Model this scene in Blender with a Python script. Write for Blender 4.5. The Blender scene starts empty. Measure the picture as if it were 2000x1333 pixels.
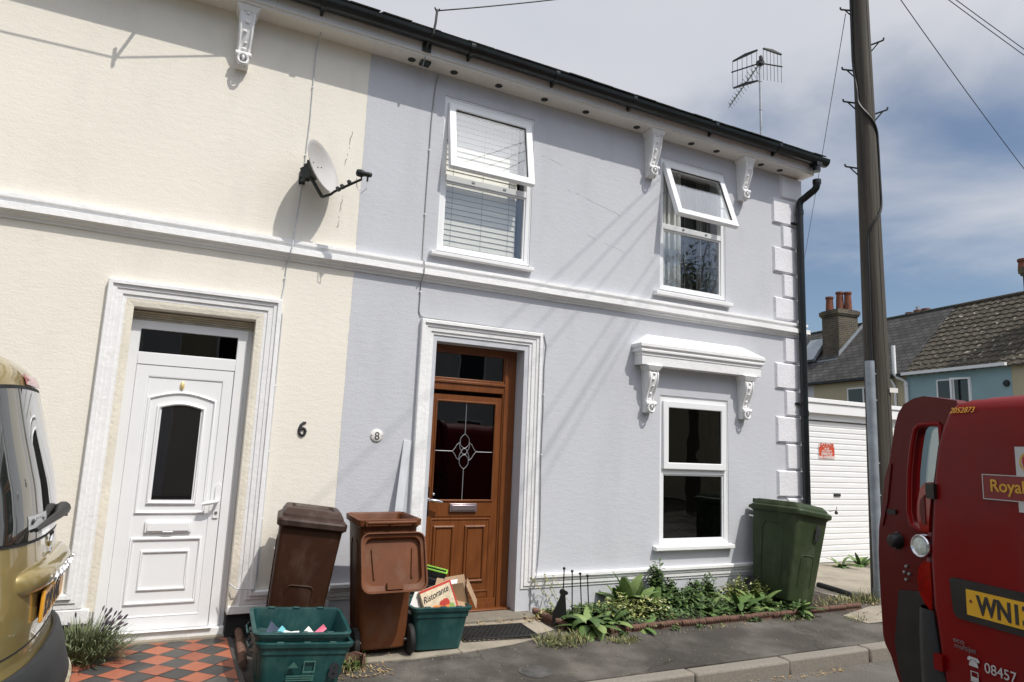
import bpy, math, random
from mathutils import Vector, Matrix, noise
R = random.Random(8)
sc = bpy.context.scene
COL = sc.collection
V = Vector
def rad(a): return math.radians(a)
# ------------------------------------------------------------------ helpers
class MB:
    def __init__(s): s.v=[]; s.f=[]; s.m=[]; s.c=[]
    def add(s, verts, faces, mi=0, c=0.5):
        o=len(s.v); s.v+= [tuple(p) for p in verts]
        for f in faces: s.f.append(tuple(i+o for i in f)); s.m.append(mi); s.c.append(c)
    def quad(s,a,b,c,d,mi=0,col=.5): s.add([a,b,c,d],[(0,1,2,3)],mi,col)
    def box(s,x0,x1,y0,y1,z0,z1,mi=0,c=.5):
        s.add([(x0,y0,z0),(x1,y0,z0),(x1,y1,z0),(x0,y1,z0),(x0,y0,z1),(x1,y0,z1),(x1,y1,z1),(x0,y1,z1)],
              [(3,2,1,0),(4,5,6,7),(0,1,5,4),(1,2,6,5),(2,3,7,6),(3,0,4,7)],mi,c)
    def obox(s,cx,ux,uy,uz,mi=0,c=.5):
        C=V(cx);a,b,d=V(ux),V(uy),V(uz)
        vs=[C+i*a+j*b+k*d for k in(-1,1) for j in(-1,1) for i in(-1,1)]
        s.add(vs,[(0,2,3,1),(4,5,7,6),(0,1,5,4),(1,3,7,5),(3,2,6,7),(2,0,4,6)],mi,c)
    def tube(s,pts,r,n=8,mi=0,caps=True,c=.5):
        pts=[V(p) for p in pts]; rs=r if isinstance(r,(list,tuple)) else [r]*len(pts)
        rings=[]; up=None
        for i,p in enumerate(pts):
            t=(pts[min(i+1,len(pts)-1)]-pts[max(i-1,0)]).normalized()
            if up is None: up=V((0,0,1)) if abs(t.z)<.9 else V((1,0,0))
            a=t.cross(up)
            if a.length<1e-6: a=t.cross(V((0,1,0)))
            a.normalize(); b=a.cross(t).normalized(); up=b
            rings.append([p+rs[i]*(math.cos(2*math.pi*k/n)*a+math.sin(2*math.pi*k/n)*b) for k in range(n)])
        s.loft(rings,caps,mi,c)
    def loft(s,rings,caps=True,mi=0,c=.5,closed=True):
        n=len(rings[0]); vs=[p for r in rings for p in r]; fs=[]
        for i in range(len(rings)-1):
            for k in range(n if closed else n-1):
                k2=(k+1)%n; fs.append((i*n+k,i*n+k2,(i+1)*n+k2,(i+1)*n+k))
        if caps: fs.append(tuple(range(n-1,-1,-1))); fs.append(tuple((len(rings)-1)*n+k for k in range(n)))
        s.add(vs,fs,mi,c)
    def lathe(s,prof,c=(0,0,0),axis=(0,0,1),n=24,mi=0,caps=True):
        ax=V(axis).normalized(); a=ax.orthogonal().normalized(); b=ax.cross(a); C=V(c)
        s.loft([[C+ax*h+r*(math.cos(2*math.pi*k/n)*a+math.sin(2*math.pi*k/n)*b) for k in range(n)] for r,h in prof],caps,mi)
    def sphere(s,c,r,n=12,m=8,mi=0,sc_=(1,1,1)):
        C=V(c); s.loft([[C+V((sc_[0]*r*math.sin(a)*math.cos(2*math.pi*k/n),sc_[1]*r*math.sin(a)*math.sin(2*math.pi*k/n),sc_[2]*r*-math.cos(a))) for k in range(n)] for a in [math.pi*(.02+.96*i/m) for i in range(m+1)]],True,mi)
    def prism(s,poly,o,ux,uy,w,mi=0,c=.5):
        o,ux,uy,w=V(o),V(ux),V(uy),V(w); n=len(poly)
        a=[o+p*ux+q*uy for p,q in poly]; b=[p+w for p in a]
        s.add(a+b,[tuple(range(n-1,-1,-1)),tuple(range(n,2*n))]+[(i,(i+1)%n,n+(i+1)%n,n+i) for i in range(n)],mi,c)
    def frame(s,x0,x1,z0,z1,w,y0,y1,mi=0):
        ws=w if isinstance(w,(tuple,list)) else (w,w,w,w)   # left right bottom top, mitred
        o=[(x0,z0),(x1,z0),(x1,z1),(x0,z1)]; i=[(x0+ws[0],z0+ws[2]),(x1-ws[1],z0+ws[2]),(x1-ws[1],z1-ws[3]),(x0+ws[0],z1-ws[3])]
        vs=[(p[0],y,p[1]) for y in (y0,y1) for p in o+i]
        fs=[]
        for k in range(4):
            k2=(k+1)%4
            fs+=[(k,k2,4+k2,4+k),(8+k2,8+k,12+k,12+k2),(k2,k,8+k,8+k2),(4+k,4+k2,12+k2,12+k)]
        s.add(vs,fs,mi)
    def sweep(s,path,prof,mi=0,y0=0.0,caps=True):
        # path in (x,z) facade plane, profile (a to the right of travel, d outwards)
        P=[V((p[0],p[1])) for p in path]; rings=[]
        for i,p in enumerate(P):
            if i==0: t=(P[1]-p).normalized(); nrm=V((t.y,-t.x)); k=1
            elif i==len(P)-1: t=(p-P[i-1]).normalized(); nrm=V((t.y,-t.x)); k=1
            else:
                t1=(p-P[i-1]).normalized(); t2=(P[i+1]-p).normalized()
                n1=V((t1.y,-t1.x)); n2=V((t2.y,-t2.x)); nrm=(n1+n2).normalized(); k=1/max(.2,nrm.dot(n1))
            rings.append([V((p.x+nrm.x*a*k, y0-d, p.y+nrm.y*a*k)) for a,d in prof])
        s.loft(rings,caps,mi)
    def build(s,name,mats,parent=None,smooth=False,bevel=0,world=True,seg=2):
        me=bpy.data.meshes.new(name); me.from_pydata(s.v,[],s.f); me.update()
        for m in (mats if isinstance(mats,(list,tuple)) else [mats]): me.materials.append(MT[m] if isinstance(m,str) else m)
        if len(me.polygons)==len(s.m): me.polygons.foreach_set('material_index',s.m)
        if any(abs(c-.5)>1e-6 for c in s.c):
            at=me.color_attributes.new('Col','FLOAT_COLOR','CORNER'); k=0; buf=[]
            for p,c in zip(me.polygons,s.c): buf+= [c,c,c,1]*p.loop_total
            at.data.foreach_set('color',buf)
        o=bpy.data.objects.new(name,me); COL.objects.link(o)
        import bmesh
        bm=bmesh.new(); bm.from_mesh(me); bmesh.ops.recalc_face_normals(bm,faces=bm.faces[:]) if not getattr(s,'keepn',False) else None; bm.to_mesh(me); bm.free()
        if smooth:
            for p in me.polygons: p.use_smooth=True
            if smooth!='full':
                try: me.set_sharp_from_angle(angle=rad(smooth if smooth is not True else 40))
                except Exception: pass
        if bevel:
            b=o.modifiers.new('bevel','BEVEL'); b.width=bevel; b.segments=seg; b.limit_method='ANGLE'; b.angle_limit=rad(35); b.harden_normals=False
            if not smooth:
                for p in me.polygons: p.use_smooth=True
                try: me.set_sharp_from_angle(angle=rad(50))
                except Exception: pass
        if parent is not None: par(o,parent)
        return o
def par(o,parent):
    o.parent=parent
    if parent.get('_w'): o.matrix_parent_inverse=Matrix.Translation(parent.location).inverted()
    elif parent.parent is not None and parent.parent.get('_w'): pass
def thing(name,label,cat,loc=(0,0,0),rot=(0,0,0),group=None,world=False):
    o=bpy.data.objects.new(name,None); COL.objects.link(o); o.empty_display_size=.1
    o.location=loc; o.rotation_euler=rot; o['label']=label; o['category']=cat
    if group: o['group']=group
    if world: o['_w']=1
    return o
def tag(o,label=None,cat=None,group=None,kind=None):
    if label: o['label']=label
    if cat: o['category']=cat
    if group: o['group']=group
    if kind: o['kind']=kind
    return o
def text(body,mat,parent,o,ux,uy,size,name='lettering',ext=.0015,align='LEFT',sx=1.0,bold=0.0,shear=0):
    cu=bpy.data.curves.new('t','FONT'); cu.body=body; cu.size=size; cu.extrude=ext; cu.align_x=align; cu.offset=bold; cu.shear=shear
    t=bpy.data.objects.new('t',cu); COL.objects.link(t)
    dg=bpy.context.evaluated_depsgraph_get(); dg.update()
    me=bpy.data.meshes.new_from_object(t.evaluated_get(dg)); bpy.data.objects.remove(t)
    ux,uy=V(ux).normalized(),V(uy).normalized(); w=ux.cross(uy); O=V(o)
    for v in me.vertices: v.co=O+ux*v.co.x*sx+uy*v.co.y+w*v.co.z
    me.materials.clear(); me.materials.append(MT[mat])
    ob=bpy.data.objects.new(name,me); COL.objects.link(ob)
    if parent is not None: par(ob,parent)
    return ob
# ------------------------------------------------------------------ materials
MT={}
def M(name,col,rough=.5,var=.12,vs=4,bump=0,bs=40,metal=0,stretch=(1,1,1),col2=None,coat=0,dirt=None,spec=.5,attr=None,bstretch=None,trans=0):
    m=bpy.data.materials.new(name); m.use_nodes=True; nt=m.node_tree; N=nt.nodes; L=nt.links
    b=N['Principled BSDF']; b.inputs['Roughness'].default_value=rough; b.inputs['Metallic'].default_value=metal
    b.inputs['Specular IOR Level'].default_value=spec
    if coat: b.inputs['Coat Weight'].default_value=coat; b.inputs['Coat Roughness'].default_value=.03
    tc=N.new('ShaderNodeTexCoord'); mp=N.new('ShaderNodeMapping'); mp.inputs['Scale'].default_value=stretch
    L.new(tc.outputs['Object'],mp.inputs['Vector'])
    nz=N.new('ShaderNodeTexNoise'); nz.inputs['Scale'].default_value=vs; nz.inputs['Detail'].default_value=6; nz.inputs['Roughness'].default_value=.6
    L.new(mp.outputs[0],nz.inputs['Vector'])
    rp=N.new('ShaderNodeValToRGB'); c2=col2 or tuple(max(0,c*(1-var*2)) for c in col); c1=col if col2 else tuple(min(1,c*(1+var)) for c in col)
    rp.color_ramp.elements[0].position=.3; rp.color_ramp.elements[1].position=.7
    rp.color_ramp.elements[0].color=(*c2,1); rp.color_ramp.elements[1].color=(*c1,1)
    L.new(nz.outputs['Fac'],rp.inputs['Fac']); out=rp.outputs['Color']
    if attr:
        at=N.new('ShaderNodeAttribute'); at.attribute_name='Col'
        r2=N.new('ShaderNodeValToRGB'); els=r2.color_ramp.elements
        for i,(p,c) in enumerate(attr):
            e=els[i] if i<2 else els.new(p); e.position=p; e.color=(*c,1)
        L.new(at.outputs['Fac'],r2.inputs['Fac'])
        mx=N.new('ShaderNodeMixRGB'); mx.blend_type='MULTIPLY'; mx.inputs[0].default_value=1
        L.new(r2.outputs[0],mx.inputs[1]); L.new(out,mx.inputs[2]); out=mx.outputs[0]
    if dirt:  # (color, scale, lo, hi, stretch)
        dc,ds,lo,hi,dst=dirt
        m2=N.new('ShaderNodeMapping'); m2.inputs['Scale'].default_value=dst; L.new(tc.outputs['Object'],m2.inputs['Vector'])
        n2=N.new('ShaderNodeTexNoise'); n2.inputs['Scale'].default_value=ds; n2.inputs['Detail'].default_value=8; n2.inputs['Roughness'].default_value=.65; L.new(m2.outputs[0],n2.inputs['Vector'])
        r3=N.new('ShaderNodeValToRGB'); r3.color_ramp.elements[0].position=lo; r3.color_ramp.elements[1].position=hi
        r3.color_ramp.elements[0].color=(0,0,0,1); r3.color_ramp.elements[1].color=(1,1,1,1); L.new(n2.outputs['Fac'],r3.inputs['Fac'])
        mx=N.new('ShaderNodeMixRGB'); L.new(r3.outputs[0],mx.inputs[0]); L.new(out,mx.inputs[1]); mx.inputs[2].default_value=(*dc,1); out=mx.outputs[0]
    L.new(out,b.inputs['Base Color'])
    if bump:
        mb=N.new('ShaderNodeMapping'); mb.inputs['Scale'].default_value=bstretch or stretch; L.new(tc.outputs['Object'],mb.inputs['Vector'])
        n4=N.new('ShaderNodeTexNoise'); n4.inputs['Scale'].default_value=bs; n4.inputs['Detail'].default_value=5; n4.inputs['Roughness'].default_value=.6; L.new(mb.outputs[0],n4.inputs['Vector'])
        bp=N.new('ShaderNodeBump'); bp.inputs['Strength'].default_value=1; bp.inputs['Distance'].default_value=bump; L.new(n4.outputs['Fac'],bp.inputs['Height']); L.new(bp.outputs[0],b.inputs['Normal'])
    if trans: b.inputs['Transmission Weight'].default_value=trans
    MT[name]=m; return m
def glass(name,tint=(.85,.9,.9),ior=1.5,boost=1.0):
    m=bpy.data.materials.new(name); m.use_nodes=True; nt=m.node_tree; N=nt.nodes; L=nt.links
    for n in list(N):
        if n.type=='BSDF_PRINCIPLED': N.remove(n)
    o=[n for n in N if n.type=='OUTPUT_MATERIAL'][0]
    t=N.new('ShaderNodeBsdfTransparent'); t.inputs[0].default_value=(*tint,1)
    g=N.new('ShaderNodeBsdfGlossy'); g.inputs['Roughness'].default_value=.005; g.inputs[0].default_value=(1,1,1,1)
    ge=N.new('ShaderNodeNewGeometry'); dt=N.new('ShaderNodeVectorMath'); dt.operation='DOT_PRODUCT'; L.new(ge.outputs['Incoming'],dt.inputs[0]); L.new(ge.outputs['Normal'],dt.inputs[1])
    def mm(op,a,b):
        n=N.new('ShaderNodeMath'); n.operation=op
        for i,x in ((0,a),(1,b)):
            if isinstance(x,(int,float)): n.inputs[i].default_value=x
            else: L.new(x,n.inputs[i])
        return n
    f0=((ior-1)/(ior+1))**2   # Schlick reflectance, the same from either face
    sch=mm('MULTIPLY_ADD',mm('POWER',mm('SUBTRACT',1,mm('ABSOLUTE',dt.outputs['Value'],0).outputs[0]).outputs[0],5).outputs[0],1-f0); sch.inputs[2].default_value=f0
    mu=mm('MULTIPLY',sch.outputs[0],boost); mu.use_clamp=True
    x=N.new('ShaderNodeMixShader'); L.new(mu.outputs[0],x.inputs[0]); L.new(t.outputs[0],x.inputs[1]); L.new(g.outputs[0],x.inputs[2]); L.new(x.outputs[0],o.inputs[0])
    # slight waviness of real panes
    nz=N.new('ShaderNodeTexNoise'); nz.inputs['Scale'].default_value=1.6; tc=N.new('ShaderNodeTexCoord'); L.new(tc.outputs['Object'],nz.inputs['Vector'])
    bp=N.new('ShaderNodeBump'); bp.inputs['Distance'].default_value=.004; bp.inputs['Strength'].default_value=.5; L.new(nz.outputs['Fac'],bp.inputs['Height']); L.new(bp.outputs[0],g.inputs['Normal'])
    MT[name]=m
def stucco(name,col,col2,stain):
    M(name,col,rough=.88,vs=1.1,col2=col2,bump=.0020,bs=55,bstretch=(1,1,1.3),dirt=(stain,2.2,.50,.88,(1,1,.35)),spec=.25)
    m=MT[name]; N=m.node_tree.nodes; L=m.node_tree.links   # a second, broader trowel relief
    b=N['Principled BSDF']; old=b.inputs['Normal'].links[0].from_node
    tc=[n for n in N if n.type=='TEX_COORD'][0]; mp=N.new('ShaderNodeMapping'); mp.inputs['Scale'].default_value=(1,1,2.4); L.new(tc.outputs['Object'],mp.inputs[0])
    nz=N.new('ShaderNodeTexNoise'); nz.inputs['Scale'].default_value=11; nz.inputs['Detail'].default_value=5; L.new(mp.outputs[0],nz.inputs['Vector'])
    bp=N.new('ShaderNodeBump'); bp.inputs['Distance'].default_value=.0019; L.new(nz.outputs['Fac'],bp.inputs['Height']); L.new(bp.outputs[0],old.inputs['Normal'])
stucco('cream_render',(.80,.76,.675),(.755,.715,.635),(.67,.635,.565))
stucco('grey_render',(.555,.567,.602),(.525,.537,.572),(.46,.47,.502))
M('white_paint',(.81,.81,.81),rough=.6,var=.03,vs=3,bump=.004,bs=28,dirt=((.56,.53,.48),6,.59,.98,(1,1,.6)),spec=.35)
M('quoin_paint',(.74,.74,.77),rough=.65,var=.04,vs=3,bump=.005,bs=30,dirt=((.6,.58,.56),4,.62,1.0,(1,1,.4)))
M('soffit_paint',(.74,.71,.655),rough=.6,var=.05,vs=2,bump=.002,bs=30,dirt=((.45,.36,.27),3.5,.6,.95,(1,1,1)))
M('upvc',(.80,.81,.82),rough=.28,var=.015,vs=2,dirt=((.66,.66,.64),7,.62,1.1,(1,1,.5)))
M('old_paint',(.62,.57,.46),rough=.6,var=.1,vs=8,bump=.002,bs=50)
M('cream_band',(.74,.69,.585),rough=.75,var=.06,vs=4,bump=.005,bs=40)
M('bitumen',(.02,.02,.022),rough=.8,var=.3,vs=12,bump=.006,bs=30)
M('black_plastic',(.012,.013,.014),rough=.42,var=.3,vs=6,bump=.0008,bs=60)
M('gutter_black',(.006,.010,.011),rough=.33,var=.35,vs=3)
M('slate_edge',(.06,.07,.055),rough=.85,var=.4,vs=9,bump=.01,bs=30)
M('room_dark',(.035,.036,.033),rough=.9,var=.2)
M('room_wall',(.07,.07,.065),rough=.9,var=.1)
M('oak',(.195,.064,.016),rough=.38,vs=3.2,col2=(.125,.036,.008),stretch=(22,22,1.0),bump=.0006,bs=5,bstretch=(26,26,1.1),spec=.45)
M('chrome',(.75,.75,.78),rough=.12,metal=1,var=.03)
M('mauve_metal',(.42,.36,.38),rough=.35,metal=.8,var=.1)
M('brass',(.78,.62,.28),rough=.4,metal=.3,var=.1)
M('lead',(.36,.37,.39),rough=.4,metal=.6,var=.1)
M('dish_grey',(.43,.42,.41),rough=.55,vs=3,var=.06,dirt=((.50,.36,.17),4.5,.60,.9,(1,1,.7)))
M('dark_metal',(.045,.05,.048),rough=.5,metal=.4,var=.25)
M('alu',(.45,.46,.47),rough=.38,metal=.9,var=.12,vs=9)
M('galv',(.36,.40,.44),rough=.5,metal=.5,var=.12,vs=7)
M('cover_metal',(.075,.072,.068),rough=.7,var=.2,vs=20,bump=.002,bs=60); M('cable_grey',(.30,.30,.30),rough=.6,var=.1)
M('cable_black',(.012,.012,.012),rough=.5)
M('bin_brown',(.135,.046,.017),rough=.5,var=.14,vs=3,bump=.0006,bs=90,dirt=((.17,.10,.07),8,.50,.95,(1,1,.6)),spec=.22)
M('bin_dark_brown',(.052,.030,.023),rough=.48,var=.14,vs=3,bump=.0006,bs=90,dirt=((.12,.09,.08),8,.50,.95,(1,1,.6)),spec=.22)
M('bin_body_brown',(.046,.018,.009),rough=.5,var=.14,vs=3,bump=.0006,bs=90,dirt=((.12,.075,.055),6,.50,.95,(1,1,.5)),spec=.22)
M('bin_green',(.034,.051,.021),rough=.5,var=.14,vs=3,bump=.0006,bs=90,dirt=((.10,.12,.07),6,.50,.95,(1,1,.5)),spec=.22)
M('tub_green',(.006,.054,.054),rough=.45,var=.14,vs=4,bump=.0005,bs=90,dirt=((.06,.13,.115),7,.50,.95,(1,1,.6)))
M('rubber',(.014,.014,.014),rough=.75,var=.25,vs=12,bump=.001,bs=60)
M('cardboard',(.38,.25,.15),rough=.85,var=.08,vs=6)
M('paper',(.80,.79,.76),rough=.8,var=.04)
M('teal_paper',(.15,.50,.55),rough=.7); M('pink_paper',(.75,.16,.25),rough=.7); M('navy_paper',(.05,.07,.11),rough=.7)
M('print_red',(.55,.05,.03),rough=.6); M('print_orange',(.80,.26,.05),rough=.6); M('print_cream',(.72,.60,.42),rough=.6,var=.15,vs=30); M('print_green',(.25,.38,.10),rough=.6); M('ink',(.025,.025,.03),rough=.6)
M('lime',(.25,.55,.05),rough=.45)
M('iron',(.006,.006,.007),rough=.45,var=.2,bump=.0008,bs=50)
M('terracotta',(.155,.080,.055),rough=.85,var=.2,vs=14,bump=.003,bs=60,dirt=((.13,.12,.09),12,.5,.8,(1,1,1)))
M('tile_red',(1,1,1),rough=.62,var=.06,vs=20,bump=.0012,bs=70,attr=[(0,(.29,.092,.052)),(1,(.41,.138,.074))],dirt=((.30,.17,.12),6,.58,.9,(1,1,1)))
M('tile_black',(1,1,1),rough=.62,var=.06,vs=20,bump=.0012,bs=70,attr=[(0,(.045,.043,.042)),(1,(.085,.080,.074))],dirt=((.14,.125,.10),6,.58,.9,(1,1,1)))
M('grout',(.10,.085,.07),rough=.9,bump=.002,bs=80)
M('asphalt',(.074,.066,.057),rough=.92,var=.28,vs=120,bump=.006,bs=150,dirt=((.165,.155,.14),1.8,.45,.8,(1,1,1)))
M('road_asphalt',(.125,.113,.097),rough=.92,var=.25,vs=110,bump=.007,bs=130,dirt=((.19,.18,.16),1.3,.45,.8,(1,1,1)))
M('concrete',(.34,.30,.235),rough=.9,var=.1,vs=60,bump=.004,bs=90,dirt=((.19,.165,.13),2.6,.42,.75,(1,1,1)))
M('dark_concrete',(.21,.185,.145),rough=.9,var=.12,vs=60,bump=.005,bs=80,dirt=((.12,.105,.08),2.5,.42,.75,(1,1,1)))
M('kerb_stone',(.23,.205,.17),rough=.9,var=.12,vs=50,bump=.004,bs=80,dirt=((.19,.18,.16),3,.45,.8,(1,1,1)))
M('soil',(.055,.042,.03),rough=.95,var=.4,vs=40,bump=.02,bs=45)
M('earth',(.10,.085,.06),rough=.95,var=.3,vs=3,bump=.01,bs=20)
M('dead_leaf',(1,1,1),rough=.8,var=.1,vs=30,attr=[(0,(.22,.12,.05)),(1,(.50,.38,.20))])
LEAF=dict(rough=.6,var=.14,vs=25)
M('leaf_broad',(1,1,1),attr=[(0,(.045,.09,.018)),(.6,(.09,.17,.035)),(1,(.20,.28,.085))],**LEAF)
M('leaf_small',(1,1,1),attr=[(0,(.03,.065,.016)),(.7,(.09,.16,.042)),(1,(.18,.25,.08))],**LEAF)
M('leaf_varieg',(1,1,1),attr=[(0,(.05,.09,.02)),(.5,(.20,.25,.05)),(.8,(.46,.46,.17)),(1,(.62,.60,.40))],**LEAF)
M('leaf_lav',(1,1,1),attr=[(0,(.06,.08,.03)),(1,(.22,.25,.13))],rough=.7,var=.1,vs=25)
M('lav_flower',(.10,.075,.10),rough=.8,var=.3,vs=40)
M('grass_blade',(1,1,1),attr=[(0,(.06,.10,.02)),(.5,(.20,.21,.07)),(1,(.45,.36,.18))],rough=.7,var=.1,vs=25)
M('stem_green',(.09,.12,.04),rough=.7); M('stem_dry',(.45,.40,.22),rough=.8)
M('pole_wood',(.088,.077,.060),rough=.85,vs=2.5,col2=(.040,.034,.026),stretch=(13,13,.35),bump=.006,bs=4,bstretch=(16,16,.5))
M('garage_white',(.82,.82,.82),rough=.42,var=.02,vs=2,dirt=((.62,.62,.60),5,.6,1.0,(1,1,.4)))
M('sign_red',(.60,.07,.025),rough=.5,var=.1,vs=30); M('sign_white',(.80,.78,.74),rough=.5)
M('ply_grey',(.55,.57,.60),rough=.7,var=.1,vs=3,stretch=(6,6,1))
M('trunk_bark',(.10,.08,.06),rough=.9,bump=.01,bs=20)
M('tree_leaf',(1,1,1),attr=[(0,(.03,.06,.012)),(1,(.09,.15,.03))],**LEAF)
M('blind_slat',(.80,.77,.68),rough=.5,var=.03)
M('curtain_net',(.66,.66,.62),rough=.9,var=.06,vs=2)
M('curtain_grey',(.17,.17,.16),rough=.9)
M('terra_pot',(.19,.060,.030),rough=.8,var=.2,vs=5)
M('blue_wall',(.29,.43,.46),rough=.85,var=.05,vs=1); M('buff_wall',(.50,.44,.30),rough=.85,var=.06,vs=1); M('pale_wall',(.60,.60,.62),rough=.85,var=.05,vs=1)
M('van_red',(.185,.002,.003),rough=.36,var=.05,vs=2,dirt=((.085,.020,.018),1.6,.5,1.0,(1,1,.7)),coat=.05,spec=.2)
M('van_red_inner',(.10,.002,.003),rough=.4,var=.1,vs=3)
M('car_gold',(.36,.275,.10),rough=.34,metal=.42,var=.05,vs=3,coat=1.0)
M('bumper_grey',(.018,.020,.022),rough=.6,var=.15,vs=8,bump=.0008,bs=120)
M('lamp_red',(.27,.004,.003),rough=.12,coat=.6,var=.2,vs=40); M('lamp_clear',(.60,.66,.62),rough=.15,coat=.6,var=.15,vs=60); M('lamp_pink',(.55,.22,.22),rough=.15,coat=.6)
M('plate_yellow',(.75,.42,.02),rough=.4,var=.04); M('plate_amber',(.78,.36,.03),rough=.35,var=.04)
M('decal_white',(.50,.51,.52),rough=.4,var=.03); M('decal_red',(.20,.003,.006),rough=.35); M('gold_ink',(.62,.34,.03),rough=.45,var=.1,vs=60); M('badge_grey',(.28,.29,.30),rough=.3,metal=.7); M('crest_red',(.45,.02,.03),rough=.5); M('faint_ink',(.05,.13,.11),rough=.5)
M('tyre',(.015,.015,.015),rough=.8,bump=.001,bs=60); M('hub',(.35,.36,.37),rough=.4,metal=.7); M('seat_dark',(.03,.03,.03),rough=.9)
M('dark_pane',(.012,.014,.015),rough=.05,var=.05)
glass('pane',tint=(.96,.97,.97),boost=2.6); glass('pane_dark',(.22,.25,.23),boost=1.8); glass('pane_door',(.12,.12,.125),boost=1.7); glass('car_glass',(.30,.36,.33),ior=1.52,boost=1.8)
def brickmat(name,c1,c2,mort,scale,bw=.5,rh=.25,ms=.02,dirt=None,bump=.01,rough=.9,plane='xz',rot=0):
    m=bpy.data.materials.new(name); m.use_nodes=True; nt=m.node_tree; N=nt.nodes; L=nt.links; b=N['Principled BSDF']; b.inputs['Roughness'].default_value=rough
    tc=N.new('ShaderNodeTexCoord'); mp=N.new('ShaderNodeMapping'); L.new(tc.outputs['UV'],mp.inputs[0])
    br=N.new('ShaderNodeTexBrick'); br.inputs['Scale'].default_value=scale; br.inputs['Brick Width'].default_value=bw; br.inputs['Row Height'].default_value=rh; br.inputs['Mortar Size'].default_value=ms
    br.inputs['Color1'].default_value=(*c1,1); br.inputs['Color2'].default_value=(*c2,1); br.inputs['Mortar'].default_value=(*mort,1); L.new(mp.outputs[0],br.inputs['Vector'])
    out=br.outputs['Color']
    nz=N.new('ShaderNodeTexNoise'); nz.inputs['Scale'].default_value=1.2; nz.inputs['Detail'].default_value=8; L.new(tc.outputs['Object'],nz.inputs['Vector'])
    rp=N.new('ShaderNodeValToRGB'); rp.color_ramp.elements[0].position=.3; rp.color_ramp.elements[0].color=(.55,.55,.55,1); rp.color_ramp.elements[1].position=.75; rp.color_ramp.elements[1].color=(1.25,1.25,1.25,1); L.new(nz.outputs[0],rp.inputs[0])
    mx=N.new('ShaderNodeMixRGB'); mx.blend_type='MULTIPLY'; mx.inputs[0].default_value=1; L.new(out,mx.inputs[1]); L.new(rp.outputs[0],mx.inputs[2]); out=mx.outputs[0]
    if dirt:
        n2=N.new('ShaderNodeTexNoise'); n2.inputs['Scale'].default_value=dirt[1]; n2.inputs['Detail'].default_value=6; L.new(tc.outputs['Object'],n2.inputs['Vector'])
        r2=N.new('ShaderNodeValToRGB'); r2.color_ramp.elements[0].position=dirt[2]; r2.color_ramp.elements[1].position=dirt[3]; r2.color_ramp.elements[0].color=(0,0,0,1); L.new(n2.outputs[0],r2.inputs[0])
        m2=N.new('ShaderNodeMixRGB'); L.new(r2.outputs[0],m2.inputs[0]); L.new(out,m2.inputs[1]); m2.inputs[2].default_value=(*dirt[0],1); out=m2.outputs[0]
    L.new(out,b.inputs['Base Color'])
    bp=N.new('ShaderNodeBump'); bp.inputs['Distance'].default_value=bump; bp.invert=True; L.new(br.outputs['Fac'],bp.inputs['Height']); L.new(bp.outputs[0],b.inputs['Normal'])
    MT[name]=m
brickmat('dark_brick',(.06,.05,.038),(.115,.085,.055),(.19,.18,.15),3.6,bw=.9,rh=.34,ms=.035,dirt=((.13,.12,.04),3,.55,.8))
brickmat('slate',(.052,.049,.047),(.082,.077,.073),(.02,.02,.02),2.6,bw=1.0,rh=.62,ms=.055,bump=.02)
M('tile_brown',(1,1,1),rough=.9,var=.16,vs=6,bump=.02,bs=18,attr=[(0,(.058,.048,.034)),(1,(.095,.078,.054))],dirt=((.42,.39,.32),6.0,.60,.66,(1,1,1)))
def uvbox(o,su=1.0):
    me=o.data; uv=me.uv_layers.new(name='UVMap')
    for p in me.polygons:
        n=p.normal; 
        a=V((0,0,1)).cross(n)
        if a.length<.05: a=V((1,0,0))
        a.normalize(); b=n.cross(a)
        for li in p.loop_indices:
            co=me.vertices[me.loops[li].vertex_index].co; uv.data[li].uv=(co.dot(a)*su,co.dot(b)*su)
    return o

m=MT['asphalt']; N=m.node_tree.nodes; L=m.node_tree.links; b=N['Principled BSDF']   # wandering cracks and darker repairs in the old tarmac
tc=[n for n in N if n.type=='TEX_COORD'][0]; nz=N.new('ShaderNodeTexNoise'); nz.inputs['Scale'].default_value=3; nz.inputs['Detail'].default_value=5; L.new(tc.outputs['Object'],nz.inputs['Vector'])
ad=N.new('ShaderNodeMixRGB'); ad.blend_type='LINEAR_LIGHT'; ad.inputs[0].default_value=.22; L.new(tc.outputs['Object'],ad.inputs[1]); L.new(nz.outputs['Color'],ad.inputs[2])
vo=N.new('ShaderNodeTexVoronoi'); vo.feature='DISTANCE_TO_EDGE'; vo.inputs['Scale'].default_value=.75; L.new(ad.outputs[0],vo.inputs['Vector'])
rp=N.new('ShaderNodeValToRGB'); rp.color_ramp.elements[0].position=.002; rp.color_ramp.elements[0].color=(.62,.60,.57,1); rp.color_ramp.elements[1].position=.009; L.new(vo.outputs['Distance'],rp.inputs[0])
n2=N.new('ShaderNodeTexNoise'); n2.inputs['Scale'].default_value=.9; n2.inputs['Detail'].default_value=7; L.new(tc.outputs['Object'],n2.inputs['Vector']); r2=N.new('ShaderNodeValToRGB'); r2.color_ramp.elements[0].position=.38; r2.color_ramp.elements[0].color=(.68,.66,.63,1); r2.color_ramp.elements[1].position=.62; r2.color_ramp.elements[1].color=(1.12,1.1,1.06,1); L.new(n2.outputs[0],r2.inputs[0])
src=b.inputs['Base Color'].links[0].from_socket
for q in (rp,r2):
    mx=N.new('ShaderNodeMixRGB'); mx.blend_type='MULTIPLY'; mx.inputs[0].default_value=1; L.new(src,mx.inputs[1]); L.new(q.outputs[0],mx.inputs[2]); src=mx.outputs[0]
L.new(src,b.inputs['Base Color'])
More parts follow.
